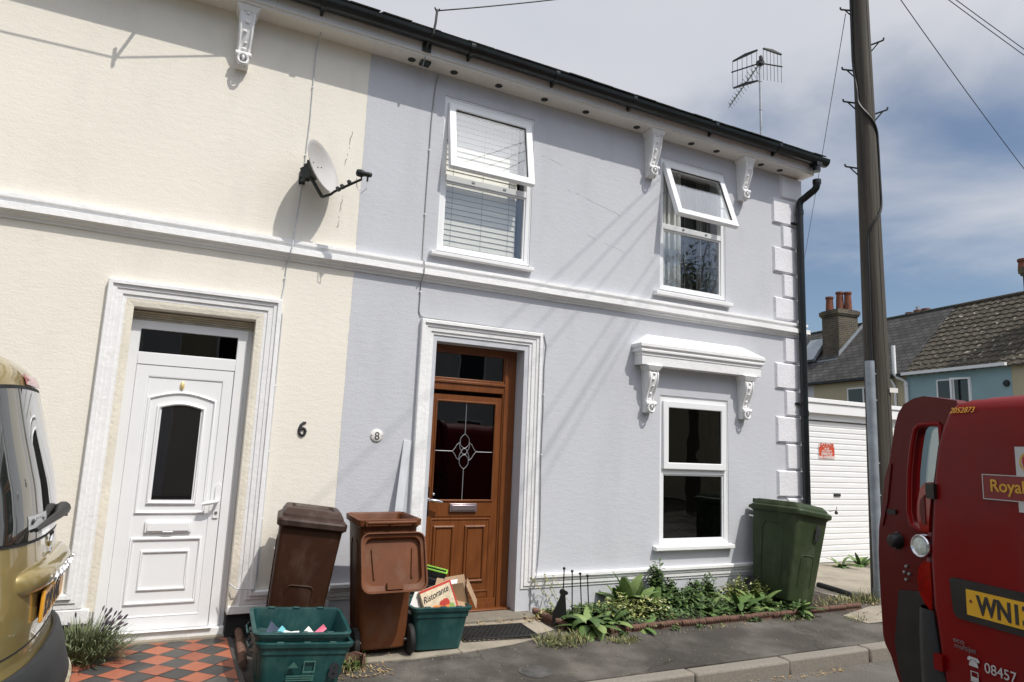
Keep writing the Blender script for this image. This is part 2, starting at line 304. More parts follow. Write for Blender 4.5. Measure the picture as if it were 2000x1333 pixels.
SUN_E,SKY_E,CLOUD_E,EXPO,CLOUD_SEED=4.0,.12,1.02,-.21,3.4
# ------------------------------------------------------------------ setting: ground
def gz(y):   # pavement falls gently to the kerb
    return max(0.0,min(.055,(y+1.62)*.055))
mb=MB(); mb.box(-150,150,-120,160,-.6,-.14); tag(mb.build('ground','earth'),kind='structure')
mb=MB(); mb.quad((-60,-7.6,-.10),(40,-7.6,-.10),(40,-1.62,-.10),(-60,-1.62,-.10)); mb.quad((-60,-7.6,-.10),(-60,-1.62,-.10),(-60,-1.62,-.13),(-60,-7.6,-.13))
tag(mb.build('road','road_asphalt'),kind='structure')
mb=MB()
ys=[-1.50,-1.2,-.9,-.6,-.3,0,.4,1.5]; xs=[-12+i*1.0 for i in range(25)]+[14,18,26,40]
vs=[(x,y,gz(y) if x<6.6 else min(gz(y),.02)) for y in ys for x in xs]; n=len(xs)
mb.add(vs,[(j*n+i,j*n+i+1,(j+1)*n+i+1,(j+1)*n+i) for j in range(len(ys)-1) for i in range(n-1)])
mb.add([(x,-1.5,z) for x in (-12,40) for z in (-.13,gz(-1.5))],[(0,2,3,1)])
tag(mb.build('pavement','asphalt',smooth='full'),kind='structure')
mb=MB(); x=-12.1; k=0
while x<40:
    l=.915; mb.box(x+.004,x+l-.004,-1.62+R.uniform(-.006,.006),-1.495,-.14,.004+R.uniform(-.004,.004)); x+=l
tag(mb.build('kerb','kerb_stone',bevel=.018),kind='structure')
# concrete slabs in front of the brown door, doorstep
mb=MB()
mb.add([(1.28,-.17,.068),(1.28,-.80,.050),(1.66,-.835,.050),(2.02,-.81,.052),(2.02,-.17,.068)],[(0,1,2,3,4)])
mb.add([(2.028,-.17,.066),(2.028,-.81,.050),(2.46,-.745,.050),(2.72,-.67,.052),(2.96,-.50,.055),(2.96,-.17,.066)],[(0,1,2,3,4,5)])
for e in ([(1.28,-.80),(1.66,-.835),(2.02,-.81)],[(2.028,-.81),(2.46,-.745),(2.72,-.67),(2.96,-.50)]):
    for a,b in zip(e,e[1:]): mb.quad((*a,.0),(*b,.0),(*b,.0501),(*a,.0501))
tag(mb.build('concrete_path','concrete'),kind='structure')
mb=MB(); mb.box(1.88,2.99,-.172,.12,.02,.092); tag(mb.build('doorstep_slab','dark_concrete',bevel=.012),kind='structure')
# black and red diagonal tiles outside the white door
def clip(poly,x0,x1,y0,y1):
    for ax,val,sg in ((0,x0,1),(0,x1,-1),(1,y0,1),(1,y1,-1)):
        out=[]
        for i in range(len(poly)):
            a,b=poly[i],poly[(i+1)%len(poly)]; da=(a[ax]-val)*sg; db=(b[ax]-val)*sg
            if da>=0: out.append(a)
            if (da<0)!=(db<0): t=da/(da-db); out.append((a[0]+(b[0]-a[0])*t,a[1]+(b[1]-a[1])*t))
        poly=out
        if len(poly)<3: return None
    return poly
mb=MB(); hx,hy=.1085,.1085; TZ=.066
px0,px1,py0,py1=-.40,.525,-1.48,.10
mb.box(px0-.03,px1+.03,py0,py1,-.05,TZ-.004,2)
for i in range(-14,15):
    for j in range(-30,15):
        if (i+j)%2: continue
        cx,cy=.088+i*hx,-.175+j*hy
        g=.003
        d=[(cx-hx+g,cy),(cx,cy-hy+g),(cx+hx-g,cy),(cx,cy+hy-g)]
        d=clip(d,px0,px1,py0,py1)
        if d:
            z=TZ+R.uniform(-.0012,.0012); mb.add([(p[0],p[1],z+(p[1]-cy)*R.uniform(-.012,.012)) for p in d],[tuple(range(len(d)))],(0 if (j%2==0) else 1),R.uniform(0,1))
mb.box(px1+.003,px1+.032,py0,py1,-.05,TZ,1,.5)
tag(mb.build('tiled_path',['tile_red','tile_black','grout']),kind='structure')
# soil strips and flower bed
def bed(name,poly,z,mat='soil'):
    mb=MB(); c=V((sum(p[0] for p in poly)/len(poly),sum(p[1] for p in poly)/len(poly)))
    x0,x1=min(p[0] for p in poly),max(p[0] for p in poly); y0,y1=min(p[1] for p in poly),max(p[1] for p in poly)
    nx,ny=int((x1-x0)/.05)+2,int((y1-y0)/.05)+2
    vs=[]
    for j in range(ny):
        for i in range(nx):
            x=x0+(x1-x0)*i/(nx-1); y=y0+(y1-y0)*j/(ny-1)
            e=min(i,nx-1-i,j,ny-1-j)
            vs.append((x,y,(z if e>0 else z-.06)+.02*noise.noise((x*6,y*6,1))))
    mb.add(vs,[(j*nx+i,j*nx+i+1,(j+1)*nx+i+1,(j+1)*nx+i) for j in range(ny-1) for i in range(nx-1)])
    return tag(mb.build(name,mat,smooth='full'),kind='structure')
bed('soil_bed',[(3.0,-.72),(6.5,0)],.075); bed('soil_strip',[(.62,-.78),(1.27,.05)],.05,'earth'); bed('soil_patch',[(-1.6,-.5),(-.42,.05)],.06)
mb=MB(); mb.add([(5.95,-.86,.046),(5.95,-1.12,.034),(9.6,-1.12,.026),(9.6,-.66,.026),(6.6,-.66,.044)],[(0,1,2,3,4)]); tag(mb.build('concrete_crossing','concrete'),kind='structure')
mb=MB(); mb.add([(6.72,-.30,.036),(12,-.30,.03),(12,1.58,.03),(6.72,1.58,.03)],[(0,1,2,3)]); tag(mb.build('driveway','concrete'),kind='structure')
# ------------------------------------------------------------------ facade helpers
def wall(mb,x0,x1,z0,z1,ops,th=.28,y=0.0,mi=0,mback=1):
    xs=sorted({x0,x1,*[a for o in ops for a in o[:2]]}); zs=sorted({z0,z1,*[a for o in ops for a in o[2:]]})
    for i in range(len(xs)-1):
        for j in range(len(zs)-1):
            cx,cz=(xs[i]+xs[i+1])/2,(zs[j]+zs[j+1])/2
            if any(o[0]<cx<o[1] and o[2]<cz<o[3] for o in ops): continue
            mb.quad((xs[i],y,zs[j]),(xs[i+1],y,zs[j]),(xs[i+1],y,zs[j+1]),(xs[i],y,zs[j+1]),mi)
            mb.quad((xs[i],y+th,zs[j]),(xs[i],y+th,zs[j+1]),(xs[i+1],y+th,zs[j+1]),(xs[i+1],y+th,zs[j]),mback)
    for a,b,c,d in ops:
        mb.quad((a,y,c),(a,y+th,c),(a,y+th,d),(a,y,d),mi); mb.quad((b,y,c),(b,y,d),(b,y+th,d),(b,y+th,c),mi)
        mb.quad((a,y,d),(a,y+th,d),(b,y+th,d),(b,y,d),mi); (mb.quad((a,y,c),(b,y,c),(b,y+th,c),(a,y+th,c),mi) if c>z0+.001 else None)
def mould(mb,pts,w,d,y,mi=0):
    "closed half-round moulding on a plane at depth y; pts (x,z) clockwise or not"
    P=[V((p[0],p[1])) for p in pts]; n=len(P); prof=[(-w/2,0),(-w*.32,d*.75),(0,d),(w*.32,d*.75),(w/2,0)]
    rings=[]
    for i in range(n):
        t1=(P[i]-P[i-1]).normalized(); t2=(P[(i+1)%n]-P[i]).normalized(); n1=V((t1.y,-t1.x)); n2=V((t2.y,-t2.x)); nn=(n1+n2).normalized(); k=1/max(.3,nn.dot(n1))
        rings.append([V((P[i].x+nn.x*a*k,y-q,P[i].y+nn.y*a*k)) for a,q in prof])
    rings.append(rings[0]); mb.loft(rings,False,mi,closed=False)
def rectpts(x0,x1,z0,z1): return [(x0,z0),(x0,z1),(x1,z1),(x1,z0)]
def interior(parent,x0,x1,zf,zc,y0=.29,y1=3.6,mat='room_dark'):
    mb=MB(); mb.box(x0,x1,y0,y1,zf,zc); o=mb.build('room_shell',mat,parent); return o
STR=[(0,3.075),(.05,3.062),(.052,3.036),(.034,3.03),(.030,3.008),(.066,2.996),(.068,2.948),(.045,2.936),(.040,2.925),(.018,2.915),(.014,2.898),(0,2.893)]
def string_course(parent,x0,x1,end=False):
    mb=MB(); rings=[]; n=max(2,int((x1-x0)/.12))
    for i in range(n+1):
        x=x0+(x1-x0)*i/n; dz=.004*noise.noise((x*1.7,3,0)); dd=.0025*noise.noise((x*5,9,0))
        rings.append([V((x+(d if end and i==n else 0),-max(0,d+dd*(d>0)),z+dz)) for d,z in STR])
    if end:
        rings.append([V((x1+d,1.2,z)) for d,z in STR])
    mb.loft(rings,True); return mb.build('string_course','white_paint',parent,smooth=30)
PROF=[(0,0),(0,.040),(.006,.046),(.030,.046),(.034,.032),(.058,.030),(.062,.022),(.096,.020),(.100,.010),(.122,.009),(.124,0)]
def eaves(parent,x0,x1,end=False):
    mb=MB(); e=.06 if end else 0
    mb.prism([(0,4.86),(-.185,4.86),(-.185,4.885),(-.195,4.887),(-.195,4.93),(-.185,4.934),(-.185,5.03),(0,5.03)],(x0,0,0),(0,1,0),(0,0,1),(x1+e-x0,0,0))
    return mb.build('soffit_board',['soffit_paint'],parent,bevel=.002)
def fascia(parent,x0,x1):
    mb=MB(); mb.box(x0,x1,-.199,-.1955,4.889,4.985); return mb.build('fascia_board','white_paint',parent)
def gutter(parent,x0,x1,brk):
    mb=MB(); yc,zc,r=-.272,5.018,.066
    A=[math.pi+math.pi*k/12 for k in range(13)]
    outer=[(yc+r*math.cos(a),zc+r*math.sin(a)) for a in A]; inner=[(yc+(r-.004)*math.cos(a),zc+(r-.004)*math.sin(a)) for a in reversed(A)]
    lip=[(yc-r-.004,zc+.008),(yc-r,zc+.008)]
    n=24; rings=[]
    for i in range(n+1):
        x=x0+(x1-x0)*i/n; s=.006*math.sin(x*1.1)-.003*x/6
        rings.append([V((x,p,q+s)) for p,q in outer+[(yc+r,zc+.01),(yc+r-.004,zc+.01)]+inner+[(yc-r+.004,zc+.01),(yc-r-.004,zc+.01)]])
    mb.loft(rings,True); g=mb.build('gutter','gutter_black',parent,smooth=40)
    for x in brk:
        b=MB(); rr=r+.006
        b.loft([[V((x+dx,yc+rr*math.cos(a),zc+rr*math.sin(a)-.002)) for a in A]+[V((x+dx,yc+rr+.012,zc+.012)),V((x+dx,yc-rr,zc+.012))] for dx in (-.02,.02)],True)
        b.prism([(-.201,4.93),(-.215,4.93),(-.25,4.956),(-.201,4.98)],(x-.012,0,0),(0,1,0),(0,0,1),(.024,0,0)); b.build('gutter_bracket','gutter_black',g)
    return g
def roof(parent,x0,x1):
    mb=MB(); rd=math.tan(rad(29)); y0,z0=-.30,5.045
    def P(x,d): return (x,y0+d*math.cos(rad(29)),z0+d*math.sin(rad(29)))
    # first courses as separate slates so the edge reads uneven against the sky
    for row in range(3):
        x=x0-(.13 if row%2 else 0)
        while x<x1:
            w=.26; a,b=max(x0,x+.003),min(x1,x+w-.003); x+=w
            if b-a<.02: continue
            j=R.uniform(-.012,.012)+(.02 if R.random()<.12 else 0); lift=R.uniform(0,.010)
            d0=row*.2-j; d1=row*.2+.42; h=.012+lift
            p=[P(a,d0),P(b,d0),P(b,d1),P(a,d1)]; up=V((0,-math.sin(rad(29)),math.cos(rad(29))))
            q=[V(c)+up*(h+.012 if k<2 else h-.006) for k,c in enumerate(p)]; p2=[v-up*.011 for v in q]
            mb.add(p2+q,[(3,2,1,0),(4,5,6,7),(0,1,5,4),(1,2,6,5),(2,3,7,6),(3,0,4,7)])
    ry=3.6; L=(ry-y0)/math.cos(rad(29))
    a,b,c,d=P(x0,.0),P(x1,.0),P(x1,L),P(x0,L)
    mb.quad(a,b,c,d); mb.quad(d,c,(x1,7.4,z0+.02),(x0,7.4,z0+.02)); mb.quad((x0,y0,z0-.02),(x0,7.4,z0-.02),(x1,7.4,z0-.02),(x1,y0,z0-.02))
    return mb.build('roof','slate_edge',parent)
def corbel(parent,x,zt,zb,w=.125,deep=.15,style='eaves'):
    "scrolled plaster bracket: body, cap and a scroll with a ring of leaves"
    mb=MB(); h=zt-zb
    if style=='eaves': pr=[(0,zt-.055),(-deep,zt-.055),(-deep*.93,zt-h*.35),(-deep*.62,zt-h*.62),(-deep*.45,zt-h*.74),(-deep*.5,zb+.07),(-deep*.52,zb+.03),(-deep*.35,zb),(0,zb)]
    else: pr=[(0,zt-.05),(-deep*.8,zt-.05),(-deep*.98,zt-.075),(-deep,zt-h*.28),(-deep*.86,zt-h*.42),(-deep*.58,zt-h*.58),(-deep*.45,zt-h*.70),(-deep*.52,zt-h*.78),(-deep*.55,zb+.06),(-deep*.45,zb+.02),(-deep*.3,zb),(0,zb+.005)]
    def inset(k): return [(p*(1 if i in(0,len(pr)-1) else 1),q) for i,(p,q) in enumerate(pr)]
    # tapering width towards the scroll
    rings=[]
    n=len(pr)
    def wz(z): return w*(1.0-.28*((zt-z)/h))
    vsL=[(x-wz(q)/2,p,q) for p,q in pr]; vsR=[(x+wz(q)/2,p,q) for p,q in pr]
    mb.add(vsL+vsR,[tuple(range(n)),tuple(range(2*n-1,n-1,-1))]+[(i,n+i,n+(i+1)%n,(i+1)%n) for i in range(n)])
    # raised side fillets on the front
    for sgn in (-1,1):
        mb.tube([(x+sgn*(wz(q)/2-.013),p-.003,q) for p,q in pr[1:-1]],.009,6)
    # little leaf knobs down the face
    pts=pr[1:-2]
    for k in range(9):
        t=k/8*(len(pts)-1.001); i=int(t); f=t-i; p=pts[i][0]*(1-f)+pts[i+1][0]*f; q=pts[i][1]*(1-f)+pts[i+1][1]*f
        mb.sphere((x+.006*math.sin(k*2.4),p-.002,q-.008),.013+.004*math.sin(k*1.7),8,6,0,(1.25,.7,1))
    # scroll and rosette
    cy=-deep*.50; cz=zb+.062
    mb.tube([(x-w*.46,cy-.01,cz+.03),(x+w*.46,cy-.01,cz+.03)],.024,12)
    mb.tube([(x+.036*math.cos(a),cy-.034+.012*math.cos(a)**2,cz-.012+.042*math.sin(a)) for a in [2*math.pi*k/14 for k in range(15)]],.0105,7)
    mb.sphere((x,cy-.03,cz),.016,8,6,0,(.8,.8,1.6))
    c=MB(); e=.028
    c.add([(x-w/2-e,0,zt),(x+w/2+e,0,zt),(x+w/2+e,-deep-e,zt),(x-w/2-e,-deep-e,zt),(x-w/2-.004,0,zt-.055),(x+w/2+.004,0,zt-.055),(x+w/2+.004,-deep-.004,zt-.055),(x-w/2-.004,-deep-.004,zt-.055)],
          [(0,1,2,3),(7,6,5,4),(0,4,5,1),(1,5,6,2),(2,6,7,3),(3,7,4,0)])
    o=mb.build('corbel','white_paint',parent,smooth=50); c.build('corbel_cap','white_paint',o,bevel=.008)
    return o
# window joinery ------------------------------------------------------------
def casement(parent,x0,x1,z0,z1,zt,tilt,y=.012,sill=None,sashlen=.68,closed=False,pm='pane'):
    fw=.042
    mb=MB(); mb.frame(x0,x1,z0,z1,fw,y,y+.065); mb.box(x0+fw,x1-fw,y+.002,y+.065,zt-.03,zt+.03)
    mb.frame(x0-.012,x1+.012,z0-.002,z1+.012,.014,y-.006,y+.01)
    w=mb.build('window','upvc',parent,bevel=.004)
    # lower glazing with its bead
    g=.012
    b=MB(); b.frame(x0+fw,x1-fw,z0+fw,zt-.03,.016,y+.012,y+.04); b.build('glazing_bead','upvc',w,bevel=.003)
    p=MB(); p.box(x0+fw+.01,x1-fw-.01,y+.026,y+.034,z0+fw+.01,zt-.04); p.build('pane',pm,w)
    # top hung sash
    sx0,sx1=x0+.026,x1-.026; zh=z1-.045; L=sashlen
    s=MB(); s.frame(sx0,sx1,zh-L,zh,.068,-.026,.030); 
    pn=MB(); pn.box(sx0+.06,sx1-.06,-.004,.006,zh-L+.06,zh-.06)
    gs=MB(); gs.frame(sx0+.066,sx1-.066,zh-L+.066,zh-.066,.006,-.012,.0)
    so=s.build('opening_sash','upvc',w,bevel=.008); po=pn.build('pane',pm,w); go=gs.build('gasket','rubber',w)
    T=Matrix.Translation((0,y,zh))@Matrix.Rotation(rad(-tilt),4,'X')@Matrix.Translation((0,0,-zh))
    for o in (so,po,go):
        o.data.transform(T)
    if tilt:
        st=MB()
        for xx in (sx0+.012,sx1-.012):
            a=T@V((xx,.03,zh-L*.62)); st.tube([a,(xx,y+.03,zh-.33)],.005,6); st.tube([T@V((xx,.03,zh-.05)),T@V((xx,.03,zh-L*.7))],.005,6)
        st.build('stay','alu',w)
        h=MB(); a=T@V(((sx0+sx1)/2,.034,zh-L+.034)); h.box(a.x-.05,a.x+.05,a.y,a.y+.018,a.z-.012,a.z+.012); h.build('handle','upvc',w,bevel=.004)
        m=MB(); 
        for xx in (x0+.30,x0+.62): m.box(xx,xx+.03,y-.004,y+.004,zt-.005,zt+.012)
        m.build('keep','alu',w)
    if sill:
        a,b_,za,zb=sill; m=MB(); m.prism([(.02,zb+.012),(-.062,zb),(-.062,za),(-.048,za-.004),(.0,za)],(a,0,0),(0,1,0),(0,0,1),(b_-a,0,0)); m.build('sill','white_paint',w,bevel=.004)
    return w
# ================================================================== HOUSE, cream (left)
H6=thing('terraced_house','cream rendered house with the white front door, joined to the pale grey house','house',(-1,0,0),world=True)
mb=MB(); wall(mb,-4.2,1.229,.225,5.0,[(-.352,.507,.225,2.392),(-3.4,-2.5,.7,2.1),(-3.4,-2.5,3.2,4.65)],mi=0)
mb.quad((-.352,0,.0),(-.352,.28,.0),(-.352,.28,.226),(-.352,0,.226)); 
mb.quad((-4.2,0,.2),(-4.2,0,5),(-4.2,7.4,5),(-4.2,7.4,.2),0); mb.quad((-4.2,7.3,0),(-4.2,7.3,5),(1.229,7.3,5),(1.229,7.3,0),0); mb.quad((1.2285,.28,0),(1.2285,7.3,0),(1.2285,7.3,5),(1.2285,.28,5),1)
mb.build('wall',['cream_render','room_wall'],H6)
mb=MB(); mb.box(-4.2,-.352,.012,.27,-.1,.224); mb.box(.507,1.229,.012,.27,-.1,.224); mb.build('damp_course','bitumen',H6)
mb=MB()
def sw6(path): mb.sweep(path,PROF)
sw6([(-4.2,.425),(-.497,.425),(-.497,2.57),(.683,2.57),(.683,.385),(1.229,.385)])
mb.build('door_surround','white_paint',H6,smooth=30)
mb=MB(); mb.prism([(-4.2,.226),(-.352,.226),(-.352,.322),(-4.2,.322)],(0,0,0),(1,0,0),(0,0,1),(0,-.022,0)); mb.prism([(.507,.226),(1.229,.226),(1.229,.285),(.507,.285)],(0,0,0),(1,0,0),(0,0,1),(0,-.022,0))
mb.build('plinth','white_paint',H6,bevel=.006)
mb=MB(); mb.sweep([(-.3745,.3),(-.3745,2.4475),(.5605,2.4475),(.5605,.27)],[(0,0),(0,.008),(.021,.008),(.052,.003),(.0525,0)]); mb.build('surround_band','cream_band',H6)
string_course(H6,-4.2,1.2285)
eaves(H6,-4.2,1.2285); fascia(H6,-4.2,.4); fascia(H6,.404,1.2285)
gutter(H6,.40,1.2285,[.75]); gutter(H6,-4.2,.392,[-2.2])
roof(H6,-4.25,1.229); corbel(H6,.205,4.86,4.385,.125,.15)
corbel(H6,-2.0,4.86,4.385,.125,.15)
for a,b in ((.29,2.86),(2.95,4.98)): interior(H6,-4.15,1.18,a-.25 if a<1 else a,b)
casement(H6,-3.38,-2.52,.72,2.09,1.4,0,pm='pane_dark'); casement(H6,-3.38,-2.52,3.22,4.64,3.9,0,pm='pane_dark')
# white door
y=.10
D=MB(); fx0,fx1=-.352,.507
D.frame(fx0,fx1,.13,2.392,(.086,.107,.02,.139),y+.03,y+.12)
D.frame(-.330,.472,.13,2.316,(.066,.072,.0,.062),y,y+.06)
D.box(-.264,.40,y,y+.06,1.992,2.083)
dr=D.build('front_door','upvc',H6,bevel=.004)
mb=MB(); 
for i in range(4): mb.box(fx0+.002,fx1-.002,y+.02-.006*i,y+.06,2.32+.016*i,2.334+.016*i)
mb.build('head_trim','old_paint',dr,bevel=.003)
mb=MB(); mb.box(-.258,.392,y+.012,y+.055,.135,1.985); mb.frame(-.262,.396,.131,1.989,(.078,.068,.085,.076),y+.004,y+.05)
mould(mb,rectpts(-.181,.327,.222,1.910),.012,.008,y+.012)
def arch(x0,x1,z0,zs,rise,n=12): return [(x0,z0),(x0,zs)]+[(x0+(x1-x0)*k/n,zs+rise*math.sin(math.pi*k/n)) for k in range(1,n)]+[(x1,zs),(x1,z0)]
mould(mb,arch(-.156,.286,.935,1.752,.048),.020,.013,y+.012)
mould(mb,arch(-.087,.217,1.003,1.69,.030),.024,.016,y+.012)
mould(mb,rectpts(-.156,.286,.312,.752),.022,.014,y+.012); mould(mb,rectpts(-.083,.214,.405,.664),.020,.013,y+.012)
leaf=mb.build('door_leaf','upvc',dr,smooth=40)
mb=MB(); mb.prism(arch(-.066,.196,1.028,1.684,.024),(0,y+.0085,0),(1,0,0),(0,0,1),(0,.006,0)); mb.build('door_pane','pane_door',dr)
mb=MB(); mb.prism(arch(-.066,.196,1.028,1.684,.024),(0,y+.0105,0),(1,0,0),(0,0,1),(0,.002,0)); 
mb=MB(); mb.box(-.268,.402,y+.03,y+.036,2.08,2.256); mb.build('fanlight','pane_door',dr)
mb=MB(); mb.box(-.085,.216,y-.006,y+.014,.795,.876); mb.box(-.072,.203,y-.013,y,.806,.866); mb.box(.03,.10,y-.016,y,.797,.806); mb.build('letter_plate','upvc',dr,bevel=.004)
mb=MB(); mb.lathe([(0,.0),(.018,.002),(.02,.008),(.012,.016),(0,.018)],(.050,y+.012,1.855),(0,-1,0),14); o=mb.build('knocker','brass',dr,smooth=True); 
for v in o.data.vertices: v.co.z=1.855+(v.co.z-1.855)*1.7; v.co.x=.05+(v.co.x-.05)*.75
mb=MB(); mb.prism([(.352,.895),(.388,.895),(.392,.92),(.392,1.11),(.388,1.135),(.372,1.15),(.356,1.135),(.352,1.11)],(0,y-.006,0),(1,0,0),(0,0,1),(0,.012,0)); mb.tube([(.372,y,1.025),(.372,y-.045,1.022),(.36,y-.055,1.018),(.31,y-.056,1.008),(.268,y-.054,.998)],[.011,.011,.012,.016,.010],10); h=mb.build('handle','upvc',dr,smooth=40)
mb=MB(); mb.lathe([(0,0),(.011,0),(.011,.006),(0,.007)],(.372,y-.006,.935),(0,-1,0),12); mb.build('keyhole','alu',h)
mb=MB(); mb.box(-.345,.505,y-.045,y+.12,.070,.128); mb.box(-.30,.42,y-.065,y-.02,.128,.136); mb.build('door_sill','white_paint',dr,bevel=.005)
mb=MB(); mb.box(-.352,.507,.0,.09,.062,.079); tag(mb.build('threshold_mortar','concrete',H6))
# ================================================================== HOUSE, pale grey (right)
H8=thing('terraced_house','pale lavender grey end house with the brown wooden front door and three white windows','house',(4,0,0),world=True)
mb=MB(); ops=[(1.990,2.853,.02,2.392),(1.935,2.865,3.19,4.667),(4.41,5.32,3.19,4.662),(4.425,5.34,.600,2.096)]
wall(mb,1.2295,6.50,-.1,5.0,ops)
mb.quad((6.5,0,-.1),(6.5,7.3,-.1),(6.5,7.3,5),(6.5,0,5)); mb.add([(6.5,0,5),(6.5,7.3,5),(6.5,3.6,7.05)],[(0,1,2)]); mb.quad((6.5,7.3,-.1),(1.23,7.3,-.1),(1.23,7.3,5),(6.5,7.3,5)); mb.quad((6.49,.28,-.1),(6.49,.28,5),(6.49,7.3,5),(6.49,7.3,-.1),1)
e=MB(); n=90; zz=[.42+(4.86-.42)*i/n for i in range(n+1)]; zz=[z for z in zz if not 2.87<z<3.10]
for a,b in zip(zz,zz[1:]):
    if b-a>.1: continue
    ja,jb=[1.226+.006*noise.noise((0,z*2.1,3))+.005*noise.noise((0,z*13,7)) for z in (a,b)]
    mb.quad((ja,-.0015,a),(1.245,-.0015,a),(1.245,-.0015,b),(jb,-.0015,b))
mb.build('wall',['grey_render','room_wall'],H8)
mb=MB()
mb.sweep([(1.2295,.405),(1.832,.405),(1.832,2.565),(3.020,2.565),(3.020,.402),(6.50,.412)],PROF); mb.box(6.5,6.545,-.045,1.5,.30,.412)
mb.build('door_surround','white_paint',H8,smooth=30)
string_course(H8,1.2295,6.5,True); eaves(H8,1.2295,6.5,True); fascia(H8,1.2295,3.9); fascia(H8,3.904,6.56)
g=gutter(H8,1.2295,6.66,[2.05,2.92,3.82,4.9,5.85]); roof(H8,1.2295,6.62)
mb=MB(); mb.tube([(6.50,-.272,4.99),(6.50,-.272,4.87)],.045,14); mb.box(6.455,6.545,-.32,-.22,4.93,4.985); mb.build('gutter_outlet','gutter_black',g,smooth=40)
for x in (1.567,1.971,2.423,2.917,3.394,4.023,4.756,5.118,5.796,6.101):
    mb=MB(); mb.lathe([(0,0),(.034,0),(.036,.004),(.030,.007),(.027,.004),(0,.004)],(x,-.088,4.861),(0,0,-1),18); mb.build('soffit_vent','dark_metal',H8,smooth=40)
corbel(H8,4.252,4.86,4.375,.135,.15); corbel(H8,5.555,4.86,4.39,.125,.15)
# quoins, long and short in turn
def quoin(x0,za,zb,rot=0):
    q=MB(); b=.018; t=.026; s=.30
    for (xa,xb,ya,yb,fr) in ((x0,6.5+t,0,0,1),):
        q.add([(x0,0,za),(6.5,0,za),(6.5,0,zb),(x0,0,zb),(x0+b,-t,za+b),(6.5+t,-t,za+b),(6.5+t,-t,zb-b),(x0+b,-t,zb-b)],[(0,1,5,4),(2,3,7,6),(3,0,4,7),(4,5,6,7)])
        q.add([(6.5+t,-t,za+b),(6.5+t,s-b,za+b),(6.5+t,s-b,zb-b),(6.5+t,-t,zb-b),(6.5,0,za),(6.5,s,za),(6.5,s,zb),(6.5,0,zb)],[(0,1,2,3),(0,4,5,1),(1,5,6,2),(2,6,7,3)])
    q.build('quoin','quoin_paint',H8)
LONG=[(4.235,4.555),(3.642,3.950),(3.085,3.350),(2.285,2.585),(1.680,1.975),(1.085,1.378),(.62,.86)]
zs_=[4.86]
for a,b in LONG: quoin(6.045,a,b)
for a,b in ((4.562,4.855),(3.957,4.228),(3.357,3.635),(2.592,2.885),(1.982,2.278),(1.385,1.673),(.867,1.078),(.42,.613)): quoin(6.19,a,b)
# hood over the ground floor window
mb=MB(); xl,xr,d=4.06,5.735,.165
def hood(o,dd,z): return [(xl+o,0,z),(xl+o,-(d-dd),z),(xr-o,-(d-dd),z),(xr-o,0,z)]
lv=[hood(.035,.035,2.372),hood(.035,.035,2.458),hood(.028,.028,2.466),hood(.030,.030,2.490),hood(.012,.012,2.500),hood(.010,.010,2.516),hood(.018,.018,2.528),hood(.0,.0,2.548),hood(0,0,2.578)]
for a,b in zip(lv,lv[1:]):
    for k in range(3): mb.quad(a[k],a[k+1],b[k+1],b[k])
mb.quad(*lv[0][::-1])
t=lv[-1]; r0,r1=(4.245,0,2.70),(5.55,0,2.70); mb.quad(t[1],t[2],r1,r0); mb.add([t[0],t[1],r0],[(0,1,2)]); mb.add([t[2],t[3],r1],[(0,1,2)])
hd=mb.build('window_hood','white_paint',H8,bevel=.005)
corbel(H8,4.248,2.371,1.90,.13,.125,'hood'); corbel(H8,5.535,2.371,1.905,.13,.125,'hood')
# windows
w1=casement(H8,1.945,2.855,3.2,4.655,3.895,10.5,sill=(1.872,2.888,3.14,3.172))
w2=casement(H8,4.420,5.312,3.2,4.650,3.90,20.5,sill=(4.325,5.374,3.125,3.165),sashlen=.69)
w3=casement(H8,4.436,5.330,.612,2.086,1.335,0,sill=(4.345,5.367,.567,.602),sashlen=.69,pm='pane_dark')
# venetian blind behind the first window
mb=MB(); z=3.24
while z<4.60:
    mb.add([(1.99,.118,z),(2.76,.118,z),(2.76,.126,z+.050),(1.99,.126,z+.050),(1.99,.1205,z),(2.76,.1205,z),(2.76,.1285,z+.050),(1.99,.1285,z+.050)],[(0,1,2,3),(7,6,5,4),(0,4,5,1),(2,6,7,3),(1,5,6,2),(3,7,4,0)]); z+=.0515
for x in (2.10,2.40,2.68): mb.tube([(x,.114,3.24),(x,.116,4.62)],.0013,5,1)
mb.box(1.98,2.77,.10,.15,4.60,4.64); mb.build('venetian_blind',['blind_slat','curtain_grey'],H8)
def curtain(x0,x1,z0,z1,yc,amp,nf,mat):
    m=MB(); n=nf*10; rings=[]
    pts=[(x0+(x1-x0)*i/n+.01*math.sin(i*1.7),yc+amp*math.sin(2*math.pi*i/10+.6*math.sin(i*.37))) for i in range(n+1)]
    m.add([(x,y,z) for z in (z0,z1) for x,y in pts],[(i,i+1,n+2+i,n+1+i) for i in range(n)]); m.build('curtain',mat,H8,smooth='full')
curtain(4.42,4.86,3.15,4.62,.22,.025,6,'curtain_net'); curtain(5.12,5.30,3.15,4.62,.24,.02,3,'curtain_grey'); curtain(5.17,5.33,.55,2.1,.25,.02,3,'curtain_grey')
curtain(4.86,5.0,3.15,4.62,.30,.03,2,'curtain_grey')
for a,b in ((.10,2.86),(2.95,4.98)): interior(H8,1.25,6.45,a,b,y0=.285)
